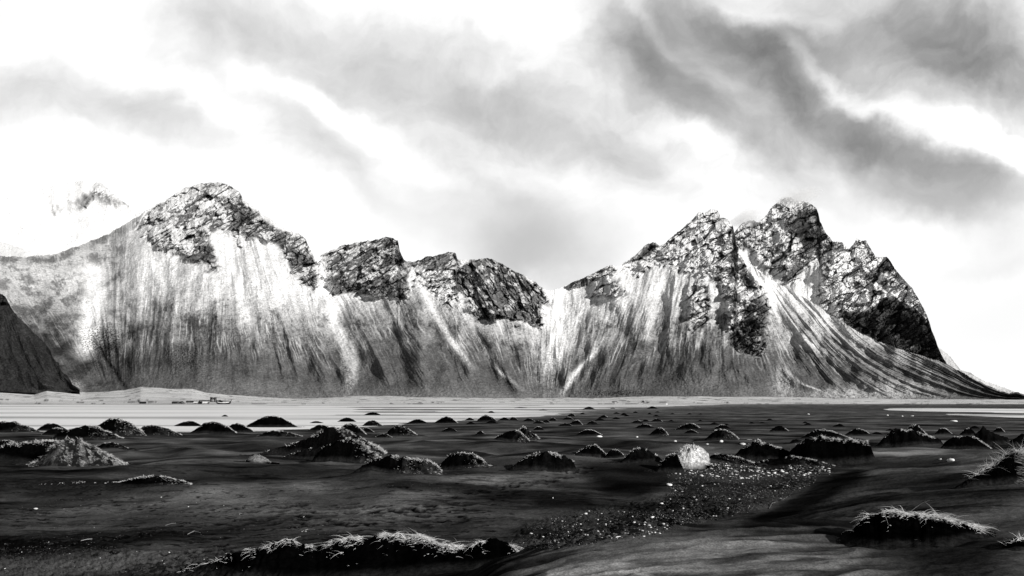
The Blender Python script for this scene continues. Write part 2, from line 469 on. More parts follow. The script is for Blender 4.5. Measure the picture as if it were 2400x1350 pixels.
ROCKS_MAIN = [
 ([(318, 530), (345, 498), (430, 446), (475, 432), (515, 427), (556, 446), (572, 478), (600, 495), (640, 532), (692, 548), (716, 560), (738, 608), (750, 645), (750, 674),
   (722, 675), (705, 664), (682, 640), (672, 610), (650, 572), (600, 562), (560, 548), (520, 540), (488, 552), (498, 585), (470, 606), (430, 600), (392, 602), (362, 580), (345, 560), (320, 548)], .44, 0, 30),
 ([(428, 608), (455, 590), (488, 572), (502, 585), (508, 605), (500, 618), (478, 616), (450, 622), (430, 616)], .12, .35, 25),
 ([(470, 636), (490, 630), (512, 622), (526, 628), (520, 636), (485, 642)], .25, .2, 10),
 ([(498, 600), (510, 612), (507, 626), (497, 620)], .2, .2, 20), ([(400, 625), (418, 628), (416, 640), (402, 636)], .25, .2, 20),
 ([(538, 562), (552, 558), (568, 566), (562, 574), (545, 572)], .15, .3, 10), ([(528, 603), (540, 600), (545, 610), (532, 612)], .1, .4, 0),
 ([(575, 590), (584, 590), (585, 604), (577, 604)], .1, .4, 0), ([(608, 594), (618, 600), (616, 608), (608, 604)], .1, .4, 0),
 ([(565, 470), (600, 496), (598, 530), (575, 540), (545, 545), (550, 500)], .22, .15, 40),
 ([(748, 600), (800, 578), (850, 567), (905, 553), (937, 562), (938, 590), (946, 608), (958, 640), (962, 678), (950, 700), (935, 708), (912, 688), (904, 672), (896, 706),
   (862, 694), (832, 690), (805, 684), (792, 700), (774, 694), (768, 672), (757, 650), (762, 625)], .33, .1, 25),
 ([(903, 600), (912, 596), (910, 660), (904, 690), (897, 690), (902, 640)], 0, .85, 80),
 ([(955, 612), (1000, 600), (1050, 589), (1070, 592), (1073, 625), (1000, 630), (965, 626)], .25, .15, 20),
 ([(968, 636), (1072, 630), (1074, 690), (1066, 720), (1035, 708), (1012, 690), (990, 668), (975, 655)], .70, 0, 12),
 ([(1064, 634), (1085, 615), (1145, 604), (1195, 630), (1232, 646), (1262, 690), (1268, 725), (1272, 758), (1262, 768), (1235, 748), (1200, 752), (1176, 740), (1166, 756),
   (1132, 754), (1104, 742), (1092, 720), (1088, 700), (1066, 668)], .27, .12, -58),
 ([(1200, 758), (1222, 765), (1234, 772), (1215, 774)], .1, .4, 10),
 ([(1250, 664), (1268, 668), (1282, 690), (1294, 720), (1280, 716), (1262, 700)], .3, .1, -50),
 ([(1330, 668), (1345, 652), (1400, 632), (1435, 620), (1442, 632), (1448, 655), (1470, 690), (1446, 704), (1425, 698), (1418, 690), (1400, 700), (1384, 698), (1390, 668), (1360, 672)], .75, 0, 40),
 ([(1452, 628), (1490, 598), (1512, 574), (1534, 565), (1560, 568), (1600, 534), (1636, 496), (1668, 489), (1690, 506), (1716, 526), (1726, 570), (1735, 600), (1752, 628), (1780, 660),
   (1806, 700), (1806, 742), (1798, 752), (1796, 800), (1784, 836), (1762, 835), (1728, 822), (1702, 804), (1706, 760), (1694, 700), (1672, 660), (1640, 640), (1600, 644), (1570, 622), (1538, 616), (1500, 648), (1480, 650), (1470, 632)], .84, 0, 38),
 ([(1500, 604), (1516, 580), (1536, 566), (1542, 575), (1528, 596), (1508, 606)], .12, .5, 35),
 ([(1590, 560), (1610, 538), (1630, 532), (1622, 552), (1600, 566)], .25, .2, 35),
 ([(1697, 805), (1712, 785), (1745, 752), (1760, 700), (1790, 690), (1806, 712), (1804, 745), (1790, 760), (1796, 800), (1784, 836), (1762, 835), (1728, 822)], .20, .45, 35),
 ([(1722, 540), (1726, 560), (1727, 620), (1735, 645), (1722, 622), (1716, 575)], .1, .6, 80),
 ([(1690, 585), (1700, 600), (1696, 612), (1684, 600)], .05, .6, 35),
 ([(1740, 640), (1752, 648), (1775, 668), (1768, 684), (1745, 668), (1735, 652)], .1, .5, 35),
 ([(1622, 668), (1640, 660), (1656, 672), (1664, 700), (1664, 748), (1652, 772), (1636, 780), (1616, 770), (1612, 730), (1610, 700)], .6, .05, 25),
 ([(1652, 680), (1664, 676), (1665, 730), (1655, 726)], .05, .7, 80), ([(1616, 764), (1640, 752), (1662, 744), (1652, 772), (1636, 780)], .15, .45, 20),
]
SNOWLINE = [(-260, 800), (0, 770), (100, 770), (170, 790), (225, 830), (280, 800), (340, 770), (450, 765), (560, 775), (640, 790), (720, 800), (800, 815), (830, 790), (900, 775), (1000, 770),
 (1100, 800), (1200, 800), (1250, 850), (1295, 880), (1330, 850), (1400, 815), (1500, 800), (1600, 785), (1680, 790), (1750, 790), (1810, 800), (1900, 825), (1980, 835),
 (2100, 850), (2200, 862), (2400, 880)]
# fall lines: bearing at height row 600, bearing at row 920, index
FLOW = [(-420, 60, -300), (-120, 120, -150), (20, 215, 0), (120, 250, 80), (240, 275, 170), (300, 300, 250), (380, 330, 300), (440, 390, 380), (485, 470, 450), (520, 560, 530), (548, 650, 610),
 (575, 750, 700), (640, 810, 760), (705, 880, 820), (742, 950, 890), (765, 1005, 930), (850, 1050, 980), (925, 1095, 1020), (958, 1140, 1070), (985, 1180, 1110), (1060, 1205, 1150), (1095, 1228, 1190), (1200, 1252, 1230), (1270, 1275, 1270), (1325, 1296, 1310),
 (1400, 1330, 1380), (1500, 1385, 1450), (1590, 1460, 1530), (1655, 1560, 1610), (1690, 1680, 1690), (1720, 1800, 1770), (1745, 1960, 1880), (1775, 2120, 2000), (1840, 2290, 2110), (1950, 2450, 2250), (2200, 2900, 2500)]


def main_extra(U, PY, alb, st, sp):
    def band(c, wd, fade=1):
        x = ip(PY.ravel(), c).reshape(PY.shape) + 4 * perlin(PY / 22., U / 50., 3)
        return np.exp(-((U - x) / wd) ** 2)
    # the left shoulder carries only a thin cover: grey grass and stones show through
    crest_ = ip(U.ravel(), SKY_MAIN).reshape(U.shape)
    lf = smooth(-U, -350, -255) * smooth(PY, 300, 610)
    strip = np.exp(-((PY - crest_ - 8) / 14.) ** 2) * smooth(-U, -345, -300)
    pt = fbm(U / 42., PY / 30., 5, .6, 77) + .5 * st
    alb = alb * (1 - np.clip(lf * (.30 + .42 * smooth(pt, -.3, .7)), 0, .8)) * (1 - .25 * strip)
    # snow lying in the deep gullies
    for (c, wd, y0, y1, am) in (
        ([(600, 745), (680, 762), (760, 785), (900, 850)], 12, 600, 850, .9),
        ([(640, 965), (700, 1000), (800, 1060), (860, 1105)], 8, 630, 850, .7),
        ([(700, 1075), (740, 1090), (800, 1120), (860, 1160), (915, 1220)], 7, 690, 905, .55),
        ([(690, 1300), (780, 1308), (900, 1290)], 26, 680, 860, .9),
        ([(780, 1420), (830, 1390), (880, 1345), (920, 1320)], 7, 780, 925, .6),
        ([(540, 520), (600, 545), (700, 565), (800, 590)], 14, 545, 760, .6),
        ([(600, 215), (700, 225), (820, 205)], 24, 620, 830, .95),
        ([(600, 1745), (700, 1800), (800, 1890), (860, 1960)], 16, 600, 820, .45),
        ([(860, 1830), (900, 1880), (922, 1940)], 5, 868, 926, .6),
    ):
        mm = band(c, wd) * smooth(PY, y0 - 15, y0 + 15) * smooth(-PY, -y1 - 25, -y1 + 25)
        alb = alb + (.88 - alb) * np.clip(mm * am * (1 + .5 * st + .4 * sp), 0, 1)
    # black stone-filled gullies
    for (c, wd, y0, y1, am) in (
        ([(780, 215), (850, 255), (915, 300)], 6, 800, 912, .8),
        ([(720, 460), (800, 455), (870, 458)], 7, 740, 900, .5),
        ([(720, 1085), (800, 1115), (860, 1160)], 10, 760, 870, .55),
        ([(880, 1180), (920, 1210)], 16, 880, 925, .6),
        ([(868, 1840), (900, 1875), (925, 1905)], 16, 880, 925, .5),
        ([(700, 790), (760, 820)], 4, 705, 770, .5),
        ([(640, 35), (760, 190)], 1, 0, 1, 0),
    ):
        mm = band(c, wd) * smooth(PY, y0 - 12, y0 + 12) * smooth(-PY, -y1 - 12, -y1 + 12)
        alb = alb * (1 - np.clip(mm * am * (1 + .9 * st + .8 * sp), 0, .93))
    # pale dry grass creeping up at the foot
    for (cu, cy, wu_, wy_) in ((1838, 900, 24, 34), (2110, 915, 90, 22), (2010, 922, 60, 12), (820, 850, 16, 60), (1960, 925, 60, 12), (140, 905, 40, 16)):
        mm = np.exp(-((U - cu) / wu_) ** 2 - ((PY - cy) / wy_) ** 2)
        alb = alb + (.42 - alb) * np.clip(mm * (.8 + .9 * st + .8 * sp), 0, .9)
    # block fields in the lower gullies of the left flank
    mm = np.exp(-((U - 240) / 60) ** 2 - ((PY - 800) / 50) ** 2) + np.exp(-((U - 440) / 70) ** 2 - ((PY - 840) / 45) ** 2) * .8 + np.exp(-((U - 1440) / 90) ** 2 - ((PY - 922) / 8) ** 2)
    alb = np.where(perlin(U / 3.2, PY / 2.4, 9) + .5 * perlin(U / 1.6, PY / 1.3, 19) > .75 - .75 * mm, alb * (1 - .85 * np.clip(mm * 1.4, 0, 1)), alb)
    return alb


YF = [(-260, 1350), (0, 1430), (230, 1590), (430, 1500), (560, 1480), (800, 1560), (1000, 1500), (1200, 1540), (1290, 1590), (1400, 1545), (1560, 1500), (1700, 1470), (1850, 1500), (2100, 1480), (2560, 1450)]
o = massif('mountain', -260, 2560, 1.3, 430, SKY_MAIN, FOOT, YF, .66, ROCKS_MAIN, SNOWLINE, FLOW, jag=2.6, seed=1, extra_alb=main_extra)
tag(o, 'long snow dusted mountain range with dark crags above grey scree fans', None, None, 'structure')

# the summit and the east tower, standing behind the scree of the range
SKY_SUM = [(1690, 640), (1712, 556), (1724, 540), (1740, 524), (1758, 517), (1778, 520), (1790, 512), (1800, 498), (1815, 480), (1832, 468), (1848, 462), (1862, 468), (1880, 472), (1898, 477), (1913, 487),
 (1918, 500), (1922, 520), (1933, 540), (1943, 556), (1952, 566), (1975, 568), (1984, 580), (1990, 584), (2000, 572), (2008, 560), (2016, 566), (2030, 564), (2040, 582), (2050, 600), (2064, 603),
 (2078, 602), (2085, 612), (2100, 632), (2118, 655), (2138, 676), (2155, 705), (2172, 738), (2185, 775), (2198, 812), (2212, 845), (2232, 864), (2250, 880)]
ROCKS_SUM = [
 ([(1690, 660), (1700, 540), (1740, 500), (1850, 440), (1930, 460), (1960, 545), (1985, 580), (1960, 600), (1935, 610), (1900, 625), (1880, 632), (1868, 662), (1850, 672), (1820, 655), (1795, 640),
   (1775, 612), (1760, 590), (1745, 580), (1730, 600), (1715, 660)], .74, .0, 40),
 ([(1848, 520), (1866, 500), (1895, 486), (1916, 492), (1922, 520), (1940, 560), (1915, 570), (1895, 582), (1882, 580), (1872, 560), (1852, 545)], .12, .55, 60),
 ([(1862, 545), (1880, 528), (1905, 548), (1910, 566), (1890, 580), (1878, 572)], .02, .92, 60),
 ([(1930, 640), (1960, 590), (1985, 575), (2010, 555), (2060, 590), (2100, 620), (2180, 740), (2250, 870), (2150, 880), (1950, 760), (1925, 720), (1910, 690), (1925, 665)], 1.12, -.3, 38),
 ([(1990, 560), (2050, 590), (2052, 610), (2036, 600), (2026, 578), (2008, 575), (1990, 590)], .45, .2, 50),
 ([(2052, 630), (2080, 600), (2100, 625), (2090, 640), (2070, 644)], .1, .7, 40),
 ([(1962, 735), (1985, 728), (2010, 736), (2030, 722), (2062, 712), (2085, 690), (2096, 694), (2120, 718), (2142, 722), (2160, 740), (2180, 770), (2200, 815), (2222, 862), (2190, 858), (2140, 835), (2100, 820),
   (2060, 805), (2015, 785), (1985, 760)], .10, .84, 25),
 ([(2022, 690), (2045, 678), (2060, 690), (2040, 702)], .25, .5, 20), ([(2030, 640), (2060, 648), (2056, 656), (2034, 650)], .3, .3, 25),
 ([(2060, 660), (2090, 650), (2096, 664), (2070, 670)], .3, .35, 25), ([(1935, 625), (1950, 615), (1945, 645), (1928, 672)], .3, .3, 60),
]
o = massif('mountain_summit', 1690, 2250, .8, 360, SKY_SUM, [(1690, 905), (2250, 930)], [(1690, 2150), (2250, 1900)], .95, ROCKS_SUM, [(1690, 900), (2300, 900)], None,
           jag=3.0, seed=5, steep=.35, relief=.85)
tag(o, 'jagged cloud-capped rock summit and snow plastered tower with black lower cliff', None, None, 'structure')

# snow peak far behind on the left, half lost in cloud
SKY_FAR = [(-300, 500), (-100, 470), (0, 452), (60, 448), (120, 438), (170, 428), (205, 422), (222, 420), (235, 428), (258, 447), (285, 470), (310, 488), (345, 505), (420, 560), (480, 640)]
ROCKS_FAR = [([(114, 492), (128, 483), (148, 486), (165, 480), (190, 466), (200, 452), (218, 445), (224, 425), (240, 438), (262, 458), (268, 462), (240, 462), (222, 466), (208, 484), (205, 492), (180, 490), (150, 498), (125, 505)], .3, .0, 20),
 ([(232, 486), (245, 470), (262, 466), (290, 474), (318, 492), (296, 486), (270, 484), (240, 492)], .34, 0, 10), ([(278, 508), (290, 505), (292, 510)], .2, 0, 0)]
o = massif('snowy_peak', -300, 480, 1.2, 200, SKY_FAR, [(-300, 760), (480, 780)], [(-300, 4200), (480, 4200)], 1.3, ROCKS_FAR, [(-300, 1200), (480, 1200)], None, jag=2.0, seed=9, relief=.6, rib=.25, snow_soft=40., white=True, snow_alb=.93)
tag(o, 'white snow peak fading into cloud behind the left shoulder of the range', None, None, 'structure')
o = massif('snowy_ridge', -300, 175, 1.3, 90, [(-300, 510), (-60, 548), (0, 566), (40, 578), (80, 592), (130, 600), (175, 604)], [(-300, 700), (175, 690)], [(-300, 2600), (175, 2600)], .6,
           [([(-20, 570), (60, 580), (60, 582), (-20, 574)], .4, 0, -12), ([(-20, 585), (50, 592), (50, 595), (-20, 588)], .4, 0, -12)], [(-300, 1200), (175, 1200)], None, jag=.8, seed=13, rib=.25, white=True, snow_alb=.93)
tag(o, 'smooth snow ridge just behind the saddle at the far left', None, None, 'structure')

# bare dark hill in front on the left


def hill_alb(U, PY, alb, st, sp):
    return np.clip(.028 * (1 + .7 * st * .6 + .6 * sp), .004, .06) * smooth(PY, 690, 740) + alb * (1 - smooth(PY, 690, 740)) * .3


o = massif('dark_hill', -420, 186, 1.3, 210, [(-420, 560), (-120, 655), (-30, 684), (-8, 688), (6, 690), (14, 697), (22, 712), (30, 729), (44, 744), (70, 770), (100, 800), (118, 822), (124, 838), (138, 852), (142, 868), (160, 884), (172, 902), (186, 914)],
           [(-420, 915), (0, 917), (80, 921), (186, 917)], [(-420, 1250), (186, 1330)], .8, [([(-60, 640), (0, 690), (14, 696), (18, 712), (8, 722), (-20, 700)], .2, .2, 60)],
           [(-420, 500), (186, 500)], [(-500, -150, -150), (-100, 50, 0), (200, 300, 200)], jag=2.6, seed=17, extra_alb=hill_alb, steep=.15)
tag(o, 'bare black hillside without snow rising at the left edge', None, None, 'structure')
o = massif('crag', 8, 56, .9, 40, [(8, 706), (18, 700), (24, 691), (33, 690), (41, 697), (44, 710), (50, 722), (56, 736)], [(8, 707), (28, 708), (44, 724), (56, 738)], [(8, 1765), (56, 1765)], .8,
           [([(0, 680), (60, 680), (60, 740), (0, 740)], .1, .4, 60)], [(0, 500), (60, 500)], None, jag=1.5, seed=19, relief=.3)
tag(o, 'small dark rock outcrop on the shoulder above the black hillside', None, None, 'structure')
# headland beyond, at the right
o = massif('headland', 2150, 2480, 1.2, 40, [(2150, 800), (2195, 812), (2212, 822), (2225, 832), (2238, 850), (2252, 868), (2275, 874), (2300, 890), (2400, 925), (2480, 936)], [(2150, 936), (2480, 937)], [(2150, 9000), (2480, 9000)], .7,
           [], [(2150, 100), (2480, 100)], None, jag=1.2, seed=21, base_alb=.62, relief=.5)  # distance haze put in as a pale base colour
tag(o, 'pale distant headland showing behind the right end of the range', None, None, 'structure')

# ------------------------------------------------------------------ ground
KU = np.array([-400, 0, 300, 600, 900, 1200, 1500, 1800, 2100, 2400, 2800], float)
KY = np.array([5, 9, 12, 15, 18, 22, 27, 33, 37, 42, 48, 55, 75, 110, 160], float)
KZ = np.array([
 [.7, .7, .7, .8, 1.0, 2.0, 2.3, 2.4, 2.4, 2.6, 2.6],
 [.5, .5, .5, .6, .9, 1.9, 2.15, 2.2, 2.2, 2.3, 2.3],
 [.4, .4, .4, .5, .7, 1.65, 2.05, 2.1, 2.0, 2.1, 2.2],
 [.3, .3, .35, .4, .6, .9, 1.2, 1.6, 1.78, 1.95, 2.1],
 [.25, .25, .3, .35, .4, .4, .5, 1.1, 1.55, 1.8, 2.0],
 [.22, .22, .25, .3, .3, .2, .2, .6, 1.3, 1.5, 1.7],
 [.2, .2, .2, .25, .3, .3, .08, .28, 1.0, 1.3, 1.5],
 [.2, .22, .25, .3, .4, .5, .1, .12, .72, 1.0, 1.2],
 [.18, .25, .33, .40, .5, .6, .3, .1, .55, .9, 1.0],
 [.08, .15, .20, .30, .45, .75, .85, .15, .42, .75, .9],
 [0, .03, .05, .1, .2, .55, .9, .2, .35, .6, .7],
 [0, 0, 0, .02, .05, .1, .25, .1, .28, .4, .5],
 [0, 0, 0, 0, 0, 0, .03, .02, .08, .15, .2],
 [0, 0, 0, 0, 0, 0, 0, 0, 0, 0, 0],
 [0, 0, 0, 0, 0, 0, 0, 0, 0, 0, 0]])


def herm(x, k, f):
    """monotone cubic interpolation along axis 0 of f (len(k), m)"""
    h = np.diff(k)[:, None]; s = np.diff(f, axis=0) / h
    m = np.zeros_like(f); m[0] = s[0]; m[-1] = s[-1]
    a, c = s[:-1], s[1:]
    m[1:-1] = np.where(a * c > 0, 2 * a * c / (a + c + 1e-12), 0)
    x = np.clip(x, k[0], k[-1]); i = np.clip(np.searchsorted(k, x) - 1, 0, len(k) - 2)
    t = ((x - k[i]) / (k[i + 1] - k[i]))[:, None]; hh = h[i]
    return (2 * t**3 - 3 * t**2 + 1) * f[i] + (t**3 - 2 * t**2 + t) * hh * m[i] + (-2 * t**3 + 3 * t**2) * f[i + 1] + (t**3 - t**2) * hh * m[i + 1]


gu = np.arange(-900, 3402, 2.0)
pys = np.concatenate([np.arange(1700, 1360, -2.5), np.arange(1360, 1010, -1.0), np.arange(1010, 946, -.5)])
gy = FP * CAMZ / (pys - HZ)
gy = np.concatenate([np.geomspace(3.2, gy[0] * .997, 260), gy, np.geomspace(1010, 1640, 170), np.geomspace(1700, 60000, 40)])
base = herm(gy, KY, KZ)
base = herm(gu, KU, base.T).T
GU, GY = np.meshgrid(gu, gy)
GX = (GU - 1200) / FP * GY
GPY = HZ + CAMZ / GY * FP
near = smooth(-GY, -150, -60)
Zg = base.copy()
# drift undulation, wind ripples and rough trampled patches
Zg += near * (.30 * (1 - 2 * np.abs(perlin(GX / 11. + .35 * GY / 9. + .5 * perlin(GX / 9., GY / 9., 3), GY / 13., 207))) * smooth(GY, 24, 40) * smooth(-GY, -110, -60) + .22 * fbm(GX / 7. + .25 * GY / 7., GY / 15., 3, .5, 201) * smooth(GY, 14, 34) + .05 * fbm(GX / 3., GY / 6., 3, .5, 205) * smooth(GY, 8, 20))
EDGE = [(-400, 1014), (0, 1015), (300, 1019), (450, 1021), (570, 1016), (700, 1011), (860, 1003), (960, 996), (1060, 990), (1150, 985), (1300, 976), (1450, 964), (1560, 957), (1700, 951), (1900, 947), (2800, 946)]
edge = ip(gu, EDGE)[None]
streak = fbm(GX / 260. + 3, GY / 26., 4, .6, 211)
streak2 = fbm(GU / 420. + 3, GPY / 2.6, 3, .6, 213)
inw = smooth(edge - GPY, -3, 6) * (GY < 815)
sand_w = (.085 * streak2 + .035 * streak - .028 * smooth(edge - GPY, 0, 14) - .004 - .038 * smooth(-GU, -700, -250) + .05 * np.exp(-((GPY - 962) / 10) ** 2) * smooth(GU, 500, 900))
lag2 = smooth(GU, 1900, 2160) * np.exp(-((GPY - (957 + (GU - 1900) / 500. * 6)) / (2.2 + (GU - 1900).clip(0) / 500. * 5.0)) ** 4)
lag3 = smooth(GU, 2150, 2260) * np.exp(-((GPY - (970 + (GU - 2150) / 250. * 6)) / (1.2 + (GU - 2150).clip(0) / 250. * 3.2)) ** 4)
sand_d = .16 + .03 * streak2
far = smooth(GY, 85, 125)
zz = sand_d * (1 - inw) + sand_w * inw
zz = zz - .17 * np.clip(lag2 + lag3, 0, 1)
Zg = Zg * (1 - far) + zz * far + (1 - far) * .16
WATER = 0.035
# shelf below the mountains
ft = ip(gu, FOOT)[None]
zt = CAMZ + (HZ - ft) / FP * ip(gu, YF)[None]
yf_ = ip(gu, YF)[None]
q = np.clip((GY - 815) / (yf_ - 815), 0, 1.35)
shelf = .25 * smooth(GY, 806, 822) + zt * 1.02 * np.minimum(q, 1.08) ** 1.15 + q * 1.2 * fbm(GX / 70., GY / 60., 4, .5, 221)
Zg = np.where(GY > 803, np.maximum(shelf, .0), Zg)
Zg = np.where(GY > 2100, -2.0, Zg)


def region(poly, soft=6):
    m = inpoly(GU, GPYV, poly).astype(F32)
    return blur(m, soft)


GPYV = HZ + (CAMZ - Zg) / GY * FP      # where each ground point is seen
R_CLOD = region([(-400, 1390), (-400, 1240), (60, 1262), (260, 1262), (330, 1300), (520, 1290), (700, 1330), (600, 1500)])
R_CLOD2 = region([(1150, 1300), (1240, 1225), (1400, 1190), (1600, 1160), (1800, 1175), (1700, 1215), (1500, 1262), (1300, 1290)])
R_GRAV = region([(1560, 1180), (1600, 1110), (1660, 1086), (1800, 1076), (1945, 1092), (1930, 1120), (1760, 1210), (1560, 1235), (1400, 1240), (1500, 1200)])
R_RIP = region([(1000, 1900), (1120, 1330), (1400, 1240), (1800, 1212), (2000, 1240), (2150, 1420), (2200, 1900)], 14)
R_STREAK = region([(1720, 1250), (1990, 1115), (2400, 1110), (2400, 1180), (2100, 1250)], 14)
clod = ridged(GX / .32, GY / .5, 4, .6, 231)
Zg += (R_CLOD * .9 + R_CLOD2 * .8 + R_GRAV * .3) * .05 * clod * smooth(-GY, -60, -30)
rip = ridged(GX / 2.0 + .4 * GY, GY / .62 - .3 * GX, 3, .42, 241)
Zg += R_RIP * (.05 * (1 - np.abs(np.sin((GY * .93 - GX * .28) * math.pi / .62 + 3.2 * fbm(GX / 2.6, GY / 1.3, 3, .5, 247)))) * smooth(fbm(GX / 1.8, GY / 1.2, 2, .5, 249), -.6, .5) + .012 * rip + .010 * ridged(GX / .9 + .5 * GY, GY / .24 - .4 * GX, 3, .5, 245) * smooth(-GY, -14, -8)) + R_RIP * .02 * fbm(GX / .8, GY / 1.2, 3, .5, 243)
Zg += R_STREAK * .03 * ridged((GX * .5 + GY * .86) / .9, (GX * .86 - GY * .5) / 5., 3, .5, 251)
small = ridged(GX / 1.6 + .5 * GY / 1.6, GY / 1.3, 4, .55, 261)
Zg += .028 * small * smooth(-GY, -70, -20) * (1 - R_RIP)

# footprints pressed into the sand
PRINTS = []
def trail(pts, n, gap):
    p = np.array(pts, float); s = np.r_[0, np.cumsum(np.hypot(*np.diff(p, axis=0).T))]
    for i, t in enumerate(np.linspace(0, s[-1], n)):
        PRINTS.append((np.interp(t, s, p[:, 0]) + rng.normal(0, 3), np.interp(t, s, p[:, 1]) + (gap if i % 2 else -gap)))
trail([(1380, 1100), (1330, 1118), (1280, 1130), (1200, 1139), (1120, 1152), (1040, 1172)], 22, 3)
trail([(1340, 1112), (1300, 1124), (1240, 1132), (1150, 1142)], 11, 3)
trail([(1060, 1185), (960, 1195), (860, 1198), (760, 1205), (640, 1215), (560, 1228)], 20, 4)
trail([(1000, 1200), (900, 1212), (780, 1222), (680, 1232), (600, 1238)], 14, 5)
trail([(1010, 1196), (1000, 1228), (860, 1226), (690, 1240)], 9, 6)
trail([(600, 1205), (520, 1225), (420, 1238), (300, 1250)], 10, 5)
for _ in range(26): PRINTS.append((rng.uniform(560, 1120), rng.uniform(1180, 1245)))
for _ in range(330): PRINTS.append((rng.uniform(-20, 1150), 1182 + 118 * rng.random() ** 1.1, rng.uniform(.06, .30), rng.uniform(.04, .10), rng.uniform(.03, .08)))
for _ in range(14): PRINTS.append((rng.uniform(1290, 1345), rng.uniform(1096, 1106)))
GPYV = HZ + (CAMZ - Zg) / GY * FP
VIS = np.minimum.accumulate(GPYV, axis=0)
alb_print = np.zeros_like(Zg)


def ground_at(u, py):
    """distance and height of the sand seen at photograph position u, py"""
    j = int(np.clip(round((u - gu[0]) / 2.0), 0, len(gu) - 1))
    i = int(np.argmax(VIS[:, j] <= py))
    i = max(i, 1)
    a, c = VIS[i - 1, j], VIS[i, j]
    t = 0 if a == c else min(max((a - py) / (a - c), 0), 1)
    return float(gy[i - 1] + (gy[i] - gy[i - 1]) * t), float(Zg[i - 1, j] + (Zg[i, j] - Zg[i - 1, j]) * t)


def gz(x, y):
    u = 1200 + x / y * FP
    j = np.clip((u - gu[0]) / 2.0, 0, len(gu) - 1.001); i = np.interp(y, gy, np.arange(len(gy)))
    i = np.clip(i, 0, len(gy) - 1.001)
    i0 = np.floor(i).astype(int); j0 = np.floor(j).astype(int); a = i - i0; c = j - j0
    return (Zg[i0, j0] * (1 - a) + Zg[i0 + 1, j0] * a) * (1 - c) + (Zg[i0, j0 + 1] * (1 - a) + Zg[i0 + 1, j0 + 1] * a) * c


for pt_ in PRINTS:
    u, py = pt_[:2]; sxx, syy, dpp = pt_[2:] if len(pt_) > 2 else (.22, .15, .10)
    Y0, z0 = ground_at(u, py)
    X0 = (u - 1200) / FP * Y0
    i0, i1 = np.searchsorted(gy, [Y0 - .8, Y0 + .8]); j0 = int((u - 60 - gu[0]) / 2); j1 = j0 + 60
    sx, sy = GX[i0:i1, j0:j1] - X0, GY[i0:i1, j0:j1] - Y0
    th = rng.uniform(-.4, .4)
    d2 = ((sx * math.cos(th) + sy * math.sin(th)) / sxx) ** 2 + ((sy * math.cos(th) - sx * math.sin(th)) / syy) ** 2
    Zg[i0:i1, j0:j1] -= dpp * np.exp(-d2 ** 2) - .2 * dpp * np.exp(-(np.sqrt(d2) - 1.5) ** 2 * 5)
    alb_print[i0:i1, j0:j1] = np.maximum(alb_print[i0:i1, j0:j1], np.exp(-(d2 / 1.5) ** 3))  # shade inside the dents, painted as darker sand
GPYV = HZ + (CAMZ - Zg) / GY * FP
VIS = np.minimum.accumulate(GPYV, axis=0)

# albedo of the ground
sandn = fbm(GX / 5., GY / 9., 4, .55, 271)
ga = .062 * np.clip(1 + .35 * sandn + .25 * fbm(GX / 30. + GY / 40., GY / 22., 3, .5, 275), .3, 1.9)
damp = smooth(fbm(GX / 16., GY / 10., 4, .55, 281), .05, .6) * smooth(GY, 26, 50)
ga = ga * (1 - .45 * damp)
ga = ga * (1 - .80 * R_CLOD * smooth(-clod, -.9, .2) - .75 * R_CLOD2 * smooth(-clod, -.9, .2)) * (1 - .35 * R_CLOD2)
ga = ga * (1 - .55 * R_GRAV) * (1 - .9 * np.clip(alb_print, 0, 1))
ga = ga * (1 - .45 * R_STREAK)  # shade of the right-hand slope painted in
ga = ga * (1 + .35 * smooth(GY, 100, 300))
for poly, f_, so in (  # shade and sunlight on the dune slopes, painted into the sand colour
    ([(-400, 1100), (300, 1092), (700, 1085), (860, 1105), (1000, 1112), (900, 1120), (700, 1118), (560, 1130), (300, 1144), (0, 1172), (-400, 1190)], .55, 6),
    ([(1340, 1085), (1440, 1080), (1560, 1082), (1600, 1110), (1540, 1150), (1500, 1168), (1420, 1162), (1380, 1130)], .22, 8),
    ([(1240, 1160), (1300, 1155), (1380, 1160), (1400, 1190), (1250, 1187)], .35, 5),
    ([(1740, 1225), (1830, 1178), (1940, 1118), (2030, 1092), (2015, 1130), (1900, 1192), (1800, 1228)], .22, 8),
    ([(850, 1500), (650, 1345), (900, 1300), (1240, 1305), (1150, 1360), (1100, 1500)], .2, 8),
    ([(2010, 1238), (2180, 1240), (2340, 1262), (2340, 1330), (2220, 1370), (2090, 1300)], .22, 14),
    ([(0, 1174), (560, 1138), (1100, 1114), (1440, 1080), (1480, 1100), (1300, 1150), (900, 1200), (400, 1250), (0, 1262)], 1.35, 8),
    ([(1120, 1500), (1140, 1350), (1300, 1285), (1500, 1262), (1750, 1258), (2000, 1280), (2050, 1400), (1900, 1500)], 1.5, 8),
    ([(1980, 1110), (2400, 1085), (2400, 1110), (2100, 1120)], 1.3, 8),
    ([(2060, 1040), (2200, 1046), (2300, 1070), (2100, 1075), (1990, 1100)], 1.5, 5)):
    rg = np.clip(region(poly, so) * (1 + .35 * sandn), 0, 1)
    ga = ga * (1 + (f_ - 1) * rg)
rpl = 1 - np.abs(np.sin((GY * .93 - GX * .28) * math.pi / .62 + 3.2 * fbm(GX / 2.6, GY / 1.3, 3, .5, 247)))
ga = ga * (1 - R_RIP * .62 * smooth(-rpl, -.62, -.12) * smooth(fbm(GX / 1.6, GY / 1.1, 3, .5, 253), -.5, .3))     # shade in the ripple troughs painted into the sand colour
lns = smooth(1 - 2 * np.abs(perlin(GX / 4.5 + GY / 9. + .6 * perlin(GX / 1.7, GY / 1.2, 4), GY / .85 - GX / 9., 255)), .72, .98) * smooth(fbm(GX / 6., GY / 4., 2, .5, 257), -.2, .4)
